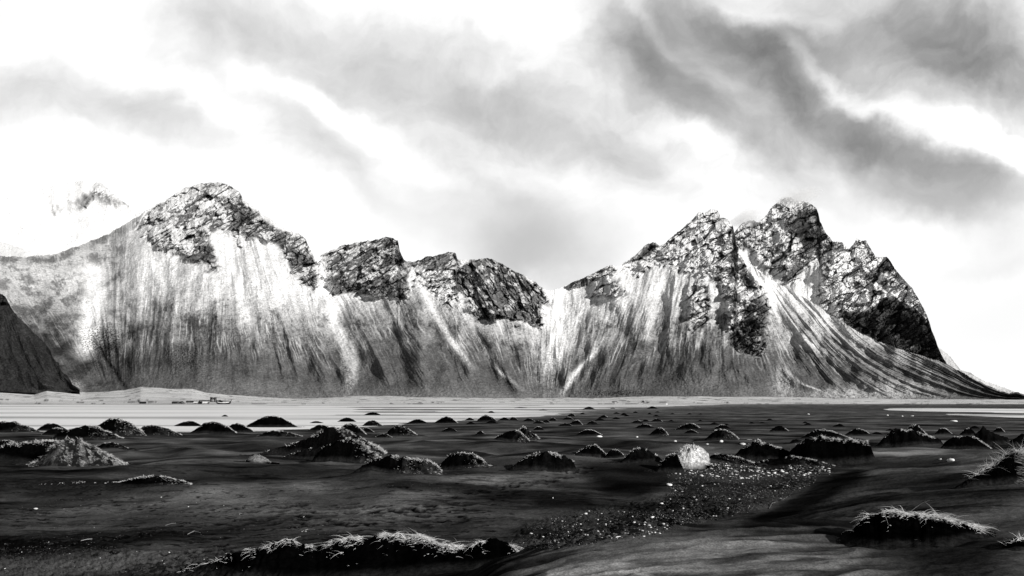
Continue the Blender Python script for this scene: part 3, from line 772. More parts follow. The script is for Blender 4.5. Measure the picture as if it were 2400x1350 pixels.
ga = ga * (1 - .6 * lns * smooth(-GY, -60, -40) * (1 - R_RIP))
ga = ga * (1 - .35 * R_CLOD)
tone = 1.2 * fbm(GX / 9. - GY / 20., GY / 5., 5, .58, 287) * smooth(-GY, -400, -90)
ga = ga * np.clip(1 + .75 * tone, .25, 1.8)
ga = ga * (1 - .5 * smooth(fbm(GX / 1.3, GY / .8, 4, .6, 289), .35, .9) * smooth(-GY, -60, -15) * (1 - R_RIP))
dash = smooth(perlin(GX / .55 + .4 * GY, GY / .42, 61) + .6 * perlin(GX / .22, GY / .2, 63), .42, .75) * smooth(-GY, -44, -34) * smooth(-GU, -1500, -1150)
ga = ga * (1 - .72 * dash * smooth(fbm(GX / 3.5, GY / 2.5, 2, .5, 65), -.5, .3))
ga = np.where(GY < 300, .05 * (ga / .05) ** 1.35, ga)
wet_gloss = smooth(edge - GPY, -8, 3) * (GY < 815)
ga = ga * (1 + 1.2 * wet_gloss)  # gloss near the waterline painted as a lighter sand tone
pale = .66 * np.clip(1 + .28 * fbm(GX / 90., GY / 40., 5, .6, 291), .4, 1.6)
pk_ = smooth(fbm(GX / 20., GY / 55., 5, .65, 295), .45, .75)
pale = pale * (1 - .8 * pk_)
bank = smooth(GY, 824, 846)
ga = np.where(GY > 803, (.02 + .06 * smooth(streak2, -.5, .5)) * (1 - bank) + pale * bank, ga)
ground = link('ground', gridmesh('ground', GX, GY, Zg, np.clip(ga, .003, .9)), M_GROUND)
tag(ground, 'black sand beach with ripples footprints and a pale grass shelf under the mountains', None, None, 'structure')
# the same sand continuing all round, below the modelled sheet
me = mesh_arrays('beach', [(-60000, -60000, -2.4), (60000, -60000, -2.4), (60000, 60000, -2.4), (-60000, 60000, -2.4)], [(0, 1, 2, 3)], [.03] * 4)
tag(link('beach', me, M_GROUND, sm=False), 'black sand plain continuing beyond the dunes', None, None, 'structure')

# lagoon
mw = bpy.data.materials.new('lagoon_water'); mw.use_nodes = True
q_ = NB(mw.node_tree); pb = mw.node_tree.nodes['Principled BSDF']
geo = q_.n('ShaderNodeNewGeometry').outputs['Position']
mpw = q_.n('ShaderNodeMapping'); mw.node_tree.links.new(geo, mpw.inputs[0]); mpw.inputs['Scale'].default_value = (.012, .10, 1)
wf = q_.noise(mpw.outputs[0], .35, 5, .6)
wc = q_.ramp(wf, .46, .66, .97, .28)  # white sky reflection painted into the water colour, broken by darker streaks
cw = q_.n('ShaderNodeCombineColor')
for i in range(3): mw.node_tree.links.new(wc, cw.inputs[i])
mw.node_tree.links.new(cw.outputs[0], pb.inputs['Base Color'])
pb.inputs['Roughness'].default_value = .5; pb.inputs['Specular IOR Level'].default_value = 1.0; pb.inputs['IOR'].default_value = 1.7
bn = q_.n('ShaderNodeBump'); bn.inputs['Distance'].default_value = .05; mw.node_tree.links.new(q_.noise(geo, 2.2, 4, .6), bn.inputs['Height'])
mw.node_tree.links.new(bn.outputs[0], pb.inputs['Normal'])
wx = np.linspace(-1400, 1400, 60); wy = np.geomspace(84, 812, 60)
WX, WY = np.meshgrid(wx, wy)
tag(link('water', gridmesh('water', WX, WY, np.full_like(WX, WATER)), mw), 'shallow white lagoon with painted sky reflection and dark sand bars', None, None, 'structure')


# ------------------------------------------------------------------ grass blades
def blades(name, P, D, L, W, alb, parent, bend=.6, seg=3, droop=None):
    n = len(P)
    if n == 0: return None
    D = D / (np.linalg.norm(D, axis=1, keepdims=True) + 1e-9)
    side = np.cross(D, rng.normal(0, 1, (n, 3))); side /= np.linalg.norm(side, axis=1, keepdims=True) + 1e-9
    side[:, 1] *= .4; side /= np.linalg.norm(side, axis=1, keepdims=True) + 1e-9
    fall = np.zeros((n, 3)); fall[:, 2] = -1
    wind = np.zeros((n, 3)); wind[:, 0] = rng.normal(.2, .5, n); wind[:, 1] = rng.normal(-.1, .4, n)
    c = P.copy(); d = D.copy(); rows = []
    for s in range(seg + 1):
        wd = (W * (1 - (s / (seg + .35)) ** 1.6))[:, None]
        rows.append(c - side * wd * .5); rows.append(c + side * wd * .5)
        k = (bend * rng.uniform(.5, 1.5, n))[:, None]
        d = d + (fall * .5 + wind * .5) * k; d /= np.linalg.norm(d, axis=1, keepdims=True)
        c = c + d * (L / seg)[:, None]
    V = np.stack(rows, 1).reshape(-1, 3)
    nv = 2 * (seg + 1); b0 = np.arange(n)[:, None] * nv
    Q = np.concatenate([np.concatenate([b0 + 2 * s, b0 + 2 * s + 1, b0 + 2 * s + 3, b0 + 2 * s + 2], 1)[:, None] for s in range(seg)], 1).reshape(-1, 4)
    o = link(name, mesh_arrays(name, V, Q, np.repeat(alb, nv)), M_BLADE, parent, sm=False)
    return o


# ------------------------------------------------------------------ grass-topped sand mounds
def mound(u0, u1, top, base, peak=.5, g=1, prof=None, label='', group=None, sag=.55, name='sand_mound', sharp=1.0, turf=.006, depth=None, dens=1.0, crest_only=False, bladeL=None, round_=2.2):
    """a mound seen between bearings u0 and u1, its foot at row base and its crest at row top (or along prof)"""
    uc = (u0 + u1) / 2
    Yb, zb = ground_at(uc, base)
    uL, uR = u0, u1
    ext = .32 * (u1 - u0) if prof is None else .10 * (u1 - u0)
    if name == 'grass_tussock': ext = 2
    wd = (u1 - u0) * Yb / FP
    u0, u1 = u0 - ext * 1.3, u1 + ext
    Dp = depth if depth else np.clip(sag * wd * .5, .3, 9)
    Yc = Yb + Dp
    wd = (uR - uL) * Yc / FP
    big = (uR - uL)
    na = int(np.clip(big * 1.2, 18, 420)); nb = int(np.clip(big * .5, 14, 120))
    a = np.linspace(0, 1, na); bb = np.linspace(-1, 1, nb)
    A, B = np.meshgrid(a, bb)
    if prof is None:
        ao = (u0 + a * (u1 - u0) - uL) / (uR - uL)
        t = np.where(ao < peak, ao / peak - 1, (ao - peak) / (1 - peak))
        tail = .13 * np.exp(-(t / 1.15) ** 2); t = np.clip(t, -1, 1)
        pr = (1 - np.abs(t) ** 1.9) ** 1.25 if round_ < 2.5 else (1 - np.abs(t) ** round_)
        pr = pr * .87 + tail
        crest = base + (top - base) * pr
    else:
        ua = u0 + a * (u1 - u0)
        crest = ip(ua, prof)
        pr = np.clip((base - crest) / (base - top), 0, 1)
        fade = smooth(ua, u0, uL + .4 * ext) * smooth(-ua, -u1, -uR + .4 * ext)
    sd = rng.uniform(0, 90)
    if g == 3: crest = crest + 0
    else: crest = crest + (top - base) * (.05 if Yc > 30 else .03) * fbm(a * max(3, big / 16.), a * 0 + sd, 4, .6, 301) * np.sqrt(np.clip(pr, 0, 1))
    uu = u0 + a * (u1 - u0)
    xc = (uu - 1200) / FP * Yc
    zc = CAMZ - (crest - HZ) / FP * Yc
    g0 = gz(xc, np.full_like(xc, Yc))
    H = np.maximum(zc - g0, .0) * smooth(np.minimum(a, 1 - a), 0, .10 if g != 3 else .012)
    if prof is not None: H = H * fade
    ell = np.sqrt(np.clip(1 - (2 * a - 1) ** 2 * .98, .02, 1))
    dep = Dp * ell * (1 + .18 * fbm(a * 4, a * 0 + sd + 7, 3, .5, 303))
    if g == 3: dep = Dp * 1.5 * ell
    off = (0 if g == 3 else 1) * Dp * .22 * fbm(a * 3, a * 0 + sd + 5, 3, .5, 305)
    Yg = Yc + off[None] * (1 - B ** 2) + B * dep[None]
    Xg = np.broadcast_to(xc[None], Yg.shape) * (Yg / Yc)
    cs = (1 - np.abs(B) ** 1.5) ** 1.5 if g != 3 else np.sqrt(np.clip(1 - B ** 2, 0, 1))
    G = gz(Xg, Yg)
    scl = max(.25, wd / 9)
    nn = fbm(Xg / scl + sd, Yg / scl, 5, .55, 307)
    Zm = G + H[None] * cs * (1 + (.10 if Yc > 30 else .035) * nn) + .03 * H.max() * fbm(Xg / scl * 5, Yg / scl * 5, 3, .6, 309) * cs
    edge_ = (np.abs(B) > .985) | (np.abs(2 * A - 1) > .985)
    Zm = np.where(edge_, G - .08, Zm)
    ta = turf * .4 * np.clip(1 + .8 * nn, .3, 2.5)  # near-black turf colour also holds the shade of the mound fronts
    Ao = (u0 + A * (u1 - u0) - uL) / (uR - uL)
    rightness = smooth((Ao - peak) + .15 * nn, .0, .35)
    toe = smooth(-(H[None] * cs) / max(H.max(), .05), -.30, -.06)
    ta = ta * (1 - toe) + .014 * toe * (1 + .4 * nn)
    if g >= 2: ta = ta + rightness * .014 * smooth(nn, -.2, .6)
    if g == 4: ta = .012 + .05 * smooth(nn, .0, .6)
    if g == 3: ta = (1 - smooth(-(H[None] * cs) / max(H.max(), .05), -.36, -.16)) * (.6 if name == 'grass_tussock' else .15) * np.clip(1 + .5 * nn, .3, 1.6) * np.ones_like(ta)
    o = link(name, gridmesh(name, Xg, Yg, Zm, ta), M_MOUND)
    tag(o, label, 'sand dune' if name != 'boulder' else 'boulder', group)
    if g <= 0: return o
    # blades: along the crest, and down the right-hand (windward) side
    npx = float(big); hpx = float(base - top); mpp = Yc / FP
    straw = Yc < 30 and not bladeL
    n_rim = int(npx * (4.5 if straw else 4.0 if bladeL else 6.0) * dens)
    n_side = int(npx * hpx * {1: .0, 2: .10, 3: .45, 4: .75}[g] * dens * (.25 if straw else 1))
    ra = rng.beta(1.3, 1.0, n_rim) if g < 3 else rng.random(n_rim)
    rb_ = rng.normal(-.02, .09, n_rim) - (np.abs(rng.normal(0, .22, n_rim)) * (rng.random(n_rim) < .06) if straw else 0)
    rb_ = rb_.clip(-.8, .8)
    sa_ = peak + (1 - peak) * rng.random(n_side) ** .8 if g < 3 else rng.random(n_side)
    sb = rng.uniform(-.95, .2, n_side)
    keep = (perlin(sa_ * big / 14., sb * 4 + sd, 5) + .5 * perlin(sa_ * big / 5., sb * 9 + sd, 6)) > {1: 0, 2: .05, 3: -2, 4: .08}[g]
    sa_, sb = sa_[keep], sb[keep]
    cl2 = perlin(ra * big / 22., ra * 0 + sd, 8) + .6 * perlin(ra * big / 7., ra * 0 + sd, 9)
    k2 = cl2 > (-.08 if straw else -.2)
    k2 &= (rng.random(n_rim) < ip(ra, [(0, .0), (max(peak - .2, .05), .4), (peak, .9), (1, 1)])) if g < 3 else True
    ra, rb_ = ra[k2], rb_[k2]
    AA = np.concatenate([ra, sa_]).clip(.02, .98) * (uR - uL) / (u1 - u0) + (uL - u0) / (u1 - u0); BB = np.concatenate([rb_, sb])
    fi = (BB + 1) / 2 * (nb - 1); fj = AA * (na - 1)
    i0 = np.clip(fi.astype(int), 0, nb - 2); j0 = np.clip(fj.astype(int), 0, na - 2); da = (fi - i0); dc = (fj - j0)
    def smp(M): return (M[i0, j0] * (1 - da) + M[i0 + 1, j0] * da) * (1 - dc) + (M[i0, j0 + 1] * (1 - da) + M[i0 + 1, j0 + 1] * da) * dc
    P = np.stack([smp(Xg), smp(Yg), smp(Zm) + (.012 if straw else -.005)], 1)
    n = len(P); nr_ = len(ra)
    if bladeL: Lm, W0 = bladeL, max(.009, .55 * mpp)
    elif straw: Lm, W0 = .19, .95 * mpp
    else: Lm, W0 = float(np.clip(hpx * .11 * mpp, .05, .30)), 1.1 * mpp
    L = Lm * (rng.uniform(.35, 1.0, n) ** 1.2 * 1.3 if not straw else rng.lognormal(-.75, .65, n).clip(.2, 2.8))
    W = W0 * rng.uniform(.5, 1.15, n)
    if straw:
        sg = np.where(rng.random(n) < .55, -1, 1)
        D = np.stack([sg * rng.uniform(.4, 1.2, n), rng.normal(-.4, .4, n), rng.normal(.28, .33, n)], 1)
    else:
        D = np.stack([rng.normal(.15, .7, n), rng.normal(-.1, .5, n), rng.uniform(.3, 1.1, n)], 1)
    D[nr_:, 2] = D[nr_:, 2] * .3 - .1
    D[nr_:, 0] = np.abs(D[nr_:, 0]) + .5
    al = rng.uniform(.55, .92, n)
    if straw: al = rng.uniform(.7, .92, n)
    if g == 2: al[nr_:] *= .7
    if g == 4: al = rng.uniform(.25, .85, n)
    if g == 3: al = rng.uniform(.5, .92, n) if name == 'grass_tussock' else rng.uniform(.2, .7, n)
    gg = blades('grass', P, D, L, W, al, o, bend=.45 if straw else .5, seg=4 if straw else 3)
    if gg: gg['kind'] = 'stuff'
    return o



GF = 'grass topped sand mounds along the lagoon edge'
GT = 'small bare sand mounds dotted across the tidal flat'
GR = 'sand mounds on the right half of the beach'
GL = 'sand mounds on the left half of the beach'
m_ = mound
# by the lagoon, left
m_(-60, 96, 988, 1014, .52, 2, label='rounded mound cut by the left frame edge at the lagoon shore', group=GL, turf=.005)
m_(84, 160, 992, 1009, .45, 1, label='low mound with a grassy end between the two leftmost lagoon mounds', group=GL)
m_(205, 345, 981, 1020, .45, 2, label='tallest dark mound with a grassy right flank behind the left cluster', group=GL, turf=.004)
m_(92, 172, 1003, 1022, .5, 1, label='small black mound squeezed before the tall left lagoon mound', group=GL)
m_(112, 292, 998, 1032, .5, 2, label='broad black mound with bright grass tips at its right foot, left cluster', group=GL, turf=.004)
m_(300, 428, 997, 1021, .45, 2, label='mound with pale combed grass on its right side beside the lagoon', group=GL)
m_(404, 478, 987, 1000, .55, 1, label='flat mound out in the shallow water with a frosted top', group=GL)
m_(444, 556, 988, 1017, .5, 1, label='smooth black dome joined to a smaller dome at the lagoon edge', group=GL, turf=.003)
m_(524, 598, 992, 1014, .4, 1, label='smaller dome leaning on the smooth black dome', group=GL, turf=.004)
m_(574, 698, 975, 1002, .5, 1, label='lone black dome with double top standing in the white water', group=GL, turf=.003)
m_(600, 712, 1009, 1024, .4, 2, label='low straggly grass bank below the lone double topped dome', group=GL)
m_(518, 536, 972, 977, .5, 0, label='tiny islet far out in the white lagoon', group=GL)
# left foreground mounds
m_(-120, 200, 1034, 1088, .5, 1, prof=[(-120, 1070), (-40, 1050), (30, 1040), (90, 1036), (140, 1036), (200, 1060)], label='long black ridge behind the straw covered mound at the left', group=GL, turf=.003)
m_(62, 300, 1027, 1094, .42, 4, prof=[(62, 1094), (90, 1078), (110, 1058), (130, 1040), (160, 1030), (185, 1030), (200, 1040), (225, 1052), (260, 1068), (285, 1082), (300, 1094)],
   label='big mound combed all over with pale straw at the left', group=GL, dens=1.0)
m_(-40, 78, 1032, 1050, .5, 2, label='straw edged mound touching the left frame edge', group=GL)
m_(218, 302, 1037, 1051, .45, 2, label='small flat tuft with a white rim right of the straw covered mound', group=GL)
m_(572, 636, 1066, 1084, .45, 3, label='small pale straw tuft alone on the dark sand', group=GL, dens=.5)
m_(80, 455, 1113, 1150, .75, 2, prof=[(80, 1150), (200, 1140), (290, 1128), (330, 1117), (355, 1114), (390, 1118), (430, 1126), (455, 1136)], depth=1.6, label='long low drift with a straw crest on the open sand at the left', group=GL, turf=.004)
# out in the lagoon, centre
for (u0, u1, t, b_, lb) in ((724, 760, 987, 992, 'low islet just right of the lone double topped dome'), (788, 838, 979, 990, 'neat dome standing in the white water with a thin shore'),
                           (852, 894, 966, 973, 'small peaked islet farthest out in the lagoon'), (952, 1006, 983, 993, 'wide low dome at the lagoon margin near the centre'),
                           (1090, 1112, 979, 985, 'little mound between the twin dome and the round dome'), (1092, 1114, 988, 995, 'peaked little mound on dark sand below the round dome'),
                           (1142, 1160, 963, 968, 'peaked speck of sand in the lagoon above the round dome'), (1262, 1284, 959, 962, 'flat double speck of sand near the far shore'),
                           (1203, 1238, 954, 956.5, 'thin dark sand bar lying before the far shore'), (1366, 1394, 953, 959, 'double topped islet at the far side of the lagoon'),
                           (1430, 1442, 955, 958, 'smallest islet between the far shore and the sand'), (1516, 1542, 952, 958, 'sharp topped islet at the last tongue of white water')):
    m_(u0, u1, t, b_, .5, 0, label=lb, group='islets in the lagoon', name='sand_islet', turf=.004)
m_(848, 898, 985, 999, .45, 2, label='peaked mound with grassy right side at the water edge', group=GF)
m_(720, 782, 995, 1011, .55, 1, label='low mound left of the smooth rounded mound near the centre left', group=GF, turf=.004)
m_(780, 860, 992, 1021, .5, 1, label='smooth rounded black mound behind the long tailed dune', group=GF, turf=.004)
m_(844, 878, 1002, 1014, .4, 1, label='small dome right against the smooth rounded black mound', group=GF)
m_(1016, 1074, 977, 993, .55, 1, label='twin topped dome at the end of the white water', group=GF, turf=.003)
m_(1116, 1166, 973, 988, .45, 1, label='round black dome at the lagoon margin right of centre', group=GF, turf=.003)
m_(1136, 1168, 986, 993, .5, 0, label='flat mound directly below the round black dome', group=GF)
m_(1034, 1072, 1002, 1012, .5, 1, label='thin rimmed mound alone on the centre flat', group=GF)
m_(1113, 1139, 1010, 1020, .5, 1, label='tiny rimmed dome alone on the sand left of the paired mounds', group=GF)
m_(900, 978, 997, 1021, .45, 2, label='ragged peaked mound with grassy right slope at centre left', group=GF)
m_(878, 920, 1016, 1026, .5, 2, label='straw knot at the foot of the ragged peaked mound', group=GF)
# the long tailed dune cluster
m_(598, 908, 1003, 1068, .62, 2, prof=[(598, 1066), (660, 1048), (720, 1030), (745, 1012), (765, 1005), (795, 1004), (815, 1012), (830, 1018), (870, 1040), (900, 1058), (908, 1068)],
   label='large dune with a long sand tail running left and grassy right slope', group='dunes of the middle distance', turf=.006, sag=.28)
m_(742, 916, 1029, 1086, .5, 2, prof=[(742, 1060), (770, 1044), (790, 1034), (815, 1030), (845, 1036), (870, 1055), (890, 1072), (916, 1084)],
   label='black mound with a bright straw edge in front of the long tailed dune', group='dunes of the middle distance', turf=.003, sag=.35)
m_(648, 770, 1047, 1076, .7, 1, prof=[(648, 1076), (690, 1062), (712, 1052), (730, 1049), (758, 1047), (770, 1066)], label='small sand lip with a white grass edge on the tail of the large dune', group='dunes of the middle distance', turf=.012, dens=.6)
m_(842, 1038, 1068, 1110, .4, 2, prof=[(842, 1096), (870, 1080), (905, 1070), (930, 1069), (960, 1074), (1000, 1078), (1020, 1086), (1036, 1104)], label='rounded black mound with the brightest white grass fringe', group='dunes of the middle distance', turf=.003, sag=.3, dens=1.3)
m_(1026, 1154, 1060, 1100, .48, 2, prof=[(1026, 1096), (1045, 1074), (1060, 1064), (1080, 1060), (1110, 1063), (1128, 1074), (1154, 1098)], label='even black mound with white rim just right of the fringed one', group='dunes of the middle distance', turf=.003, dens=.8)
m_(1188, 1345, 1057, 1104, .6, 1, prof=[(1188, 1104), (1205, 1090), (1230, 1072), (1260, 1062), (1285, 1058), (1310, 1066), (1345, 1076)], label='slanting dune edge with a white fringe leading up to the right', group='dunes of the middle distance', turf=.007, sag=.35, dens=1.3)
m_(1342, 1424, 1043, 1070, .6, 1, label='dark mound above the white fringed slanting edge', group='dunes of the middle distance', turf=.004, dens=1.3)
m_(1414, 1468, 1053, 1074, .5, 1, label='smaller mound joined on the right to the dark centre mound', group='dunes of the middle distance', turf=.005)
m_(1455, 1560, 1050, 1084, .4, 1, label='smooth drift left of the white tussock', group='dunes of the middle distance', turf=.008)
# paired mounds
m_(1150, 1242, 1009, 1035, .6, 2, label='front one of the paired mounds with straw on the right', group=GF, turf=.004)
m_(1200, 1266, 1002, 1032, .4, 2, label='rear one of the paired mounds with a white right edge', group=GF, turf=.004)
m_(1248, 1276, 999, 1009, .5, 1, label='little mound behind the paired mounds', group=GF)
TINY = [(1168, 1196, 978, 986), (1192, 1214, 977, 986), (1225, 1254, 980, 988), (1248, 1278, 986, 993), (1270, 1290, 984, 991), (1285, 1306, 979, 986), (1284, 1304, 981, 987), (1318, 1345, 977, 984), (1328, 1350, 969, 976), (1358, 1372, 967, 971),
        (1306, 1344, 992, 999), (1374, 1402, 986, 995), (1394, 1418, 980, 986), (1432, 1456, 978, 983), (1436, 1454, 966, 970), (1453, 1472, 968, 974), (1462, 1476, 972, 976), (1482, 1496, 964, 968),
        (1517, 1528, 967, 971), (1530, 1546, 972, 976), (1534, 1548, 964, 967), (1504, 1522, 983, 988), (1566, 1580, 984, 988), (1634, 1648, 984, 988), (1662, 1686, 990, 996),
        (1690, 1712, 993, 997), (1755, 1768, 989, 993), (1779, 1793, 989, 992), (1796, 1812, 981, 985), (1880, 1894, 988, 992), (1882, 1904, 991, 997), (2074, 2098, 1005, 1010), (1570, 1582, 968, 971), (1610, 1622, 968, 971), (1636, 1648, 969, 972)]
for (u0, u1, t, b_) in TINY:
    m_(u0, u1, t, b_, .5, 1 if b_ - t > 6 else 0, label='tiny dark sand mound out on the bare grey flat', group=GT, name='small_sand_mound', dens=.6)
for (u0, u1, t, b_, pk, g, lb) in (
    (1332, 1366, 984, 996, .6, 1, 'roundest of the small domes near the end of the lagoon'), (1402, 1427, 973, 980, .5, 1, 'small dome high on the flat right of the lagoon end'),
    (1478, 1508, 984, 992, .55, 1, 'low rimmed dome left of the double rimmed one on the mid flat'), (1525, 1553, 981, 988, .5, 1, 'rimmed flat dome standing above the sharp bright mound'),
    (1487, 1535, 993, 1004, .5, 1, 'broad ragged mound just above and left of the sharp bright mound'), (1520, 1567, 1003, 1021, .6, 2, 'sharp mound whose right corner is bright straw'),
    (1580, 1646, 992, 1008, .6, 1, 'flat topped mound with a thin white rim in mid flat'), (1603, 1637, 1007, 1016, .5, 1, 'low dark dome below the flat topped mound'),
    (1672, 1714, 995, 1006, .5, 1, 'dark mound directly behind the bright topped half round mound'), (1652, 1733, 1005, 1031, .5, 2, 'half round mound with a bright straw right shoulder'),
    (1350, 1413, 1006, 1021, .45, 1, 'half round mound with white stones at its foot'), (1802, 1850, 998, 1012, .5, 1, 'clean half round mound alone on the right flat'),
    (1950, 1982, 993, 1001, .5, 1, 'small mound standing alone above the flat topped pair'), (1874, 1994, 1007, 1029, .4, 1, 'wide double topped mound behind the big black dome'),
    (1978, 2044, 1005, 1021, .5, 1, 'mound with pale rim just right of the double topped one'), (2040, 2070, 1012, 1019, .5, 0, 'low scrap of dark sand between the large right mounds'),
    (2118, 2172, 995, 1020, .45, 1, 'steep little mound with a white rim behind the smooth right dune'), (2190, 2232, 1003, 1018, .45, 1, 'dark peaked mound right of the steep rimmed one'),
    (2248, 2290, 1003, 1020, .5, 1, 'ragged dark mound beside the tall pointed dune'), (2270, 2298, 998, 1006, .5, 0, 'flat mound farthest back in the right cluster'),
    (2326, 2356, 1001, 1014, .5, 1, 'small dark lump near the right frame edge')):
    m_(u0, u1, t, b_, pk, g, label=lb, group=GR, turf=.004)
m_(2056, 2206, 1006, 1044, .4, 1, prof=[(2056, 1042), (2072, 1025), (2090, 1010), (2110, 1006), (2140, 1009), (2170, 1020), (2206, 1030)], label='smooth black dune shoulder in the right middle distance', group=GR, turf=.006)
m_(2276, 2364, 1002, 1046, .3, 0, prof=[(2276, 1024), (2290, 1014), (2303, 1002), (2316, 1008), (2336, 1018), (2364, 1026)], label='tall pointed bare dune at the right', group=GR, turf=.007)
m_(2212, 2324, 1021, 1052, .4, 1, prof=[(2212, 1038), (2225, 1030), (2240, 1022), (2280, 1023), (2300, 1034), (2324, 1052)], label='flat topped black mound before the tall pointed dune', group=GR, turf=.003)
m_(2354, 2460, 1015, 1042, .6, 0, label='broad dark bare mound cut by the right frame edge', group=GR, turf=.006)
m_(1716, 1886, 1033, 1080, .4, 1, prof=[(1716, 1072), (1740, 1052), (1765, 1036), (1780, 1034), (1800, 1042), (1830, 1050), (1860, 1062), (1886, 1080)], label='low wide mound left of the big black dome', group=GR, turf=.004, dens=1.2)
m_(1846, 2044, 1023, 1092, .4, 1, prof=[(1846, 1060), (1870, 1044), (1888, 1030), (1905, 1025), (1935, 1024), (1960, 1025), (1985, 1034), (2010, 1030), (2030, 1032), (2044, 1046)], label='big black dome with a thin white rim, right of the gravel', group=GR, turf=.002, sag=.4, dens=.8)
m_(1850, 1888, 1029, 1038, .4, 0, label='scrap of dark turf at the left foot of the big black dome', group=GR)
m_(1640, 1770, 1064, 1086, .3, 2, label='low bright fringed bank at the top of the gravel patch', group=GR, turf=.004, dens=1.2)
m_(1745, 1960, 1070, 1094, .5, 2, label='thin fringe of straw along the upper edge of the gravel', group=GR, turf=.006, dens=1.0)
# white tussock
m_(1536, 1606, 1061, 1108, .6, 1, label='black turf shoulder in front of the white tussock', group=GR, turf=.002, dens=1.2)
m_(1574, 1661, 1044, 1098, .5, 3, prof=[(1574, 1098), (1577, 1080), (1584, 1067), (1596, 1055), (1610, 1047), (1624, 1044), (1638, 1047), (1650, 1057), (1657, 1069), (1661, 1083), (1663, 1098)], label='bright white grass tussock shaped like a boulder', name='grass_tussock', dens=1.0, round_=2.6)
# right foreground
m_(2256, 2520, 1048, 1134, .45, 2, prof=[(2256, 1130), (2290, 1112), (2320, 1095), (2340, 1080), (2360, 1066), (2380, 1060), (2400, 1060), (2440, 1066), (2520, 1090)], label='steep black mound with tall shaggy grass at the right frame edge', group='dunes in the foreground', turf=.0025, sag=.3, dens=1.5, bladeL=.42)
m_(1996, 2306, 1196, 1292, .3, 1, prof=[(1996, 1244), (2010, 1228), (2030, 1212), (2060, 1202), (2085, 1198), (2120, 1206), (2160, 1207), (2200, 1210), (2240, 1222), (2270, 1232), (2306, 1248)],
   label='overhanging turf lip fringed with bent straws in the right foreground', group='dunes in the foreground', turf=.002, depth=1.3, dens=1.6)
m_(2340, 2470, 1262, 1290, .5, 2, label='crumbly dark clump cut by the right frame edge, lowest', group='dunes in the foreground', turf=.003, depth=.5, bladeL=.1)
# front ridge
m_(380, 1248, 1252, 1372, .5, 1, prof=[(380, 1372), (420, 1346), (520, 1312), (600, 1290), (650, 1272), (680, 1266), (710, 1276), (740, 1286), (770, 1274), (810, 1262), (860, 1258), (900, 1254), (940, 1255), (985, 1256),
   (1010, 1264), (1040, 1276), (1080, 1283), (1110, 1276), (1140, 1264), (1165, 1261), (1190, 1272), (1210, 1290), (1248, 1312)],
   label='long black ridge with tangled bright straws across the near foreground', group='dunes in the foreground', turf=.0022, depth=1.6, dens=1.7)

# ------------------------------------------------------------------ stones, gravel, litter


def stone_verts(n, size, flat):
    t = (1 + 5 ** .5) / 2
    ico = np.array([(-1, t, 0), (1, t, 0), (-1, -t, 0), (1, -t, 0), (0, -1, t), (0, 1, t), (0, -1, -t), (0, 1, -t), (t, 0, -1), (t, 0, 1), (-t, 0, -1), (-t, 0, 1)], float) / 1.9
    fac = np.array([(0, 11, 5), (0, 5, 1), (0, 1, 7), (0, 7, 10), (0, 10, 11), (1, 5, 9), (5, 11, 4), (11, 10, 2), (10, 7, 6), (7, 1, 8), (3, 9, 4), (3, 4, 2), (3, 2, 6), (3, 6, 8), (3, 8, 9), (4, 9, 5), (2, 4, 11), (6, 2, 10), (8, 6, 7), (9, 8, 1)])
    V = ico[None] * (1 + rng.normal(0, .16, (n, 12, 1)))
    V = V * size[:, None, None] * np.stack([rng.uniform(.8, 1.5, n), rng.uniform(.7, 1.2, n), flat], 1)[:, None]
    a = rng.uniform(0, 6.28, n); c, s = np.cos(a)[:, None], np.sin(a)[:, None]
    x, y = V[..., 0] * c - V[..., 1] * s, V[..., 0] * s + V[..., 1] * c
    return np.stack([x, y, V[..., 2]], -1), fac


def scatter(name, poly, n, smin, smax, albf, label, flat=(.3, .7), clump=0.0, sticks=False):
    p = np.array(poly); pts = []
    while len(pts) < n:
        u = rng.uniform(p[:, 0].min(), p[:, 0].max(), 4000); y = rng.uniform(p[:, 1].min(), p[:, 1].max(), 4000)
        k = inpoly(u, y, poly)
        if clump: k &= perlin(u / 40., y / 14., 3) + .6 * perlin(u / 12., y / 5., 7) > clump
        for q_u, q_y in zip(u[k], y[k]):
            pts.append((q_u, q_y))
    pts = pts[:n]
    C = []
    for (u, y) in pts:
        Y, z = ground_at(u, y); C.append(((u - 1200) / FP * Y, Y, z))
    C = np.array(C)
    size = smin + (smax - smin) * rng.random(n) ** 4
    size = size * np.clip(C[:, 1] / 36., .45, 1.2)
    V, fac = stone_verts(n, size, rng.uniform(*flat, n))
    if sticks:
        V = V * np.array([1, 1, 1.])
    V = V + C[:, None]
    V[..., 2] += (size * .12)[:, None]
    Q = (fac[None] + (np.arange(n) * 12)[:, None, None]).reshape(-1, 3)
    o = link(name, mesh_arrays(name, V.reshape(-1, 3), Q, np.repeat(albf(n), 12)), M_STONE, sm=False)
    tag(o, label, None, None, 'stuff')
    return o


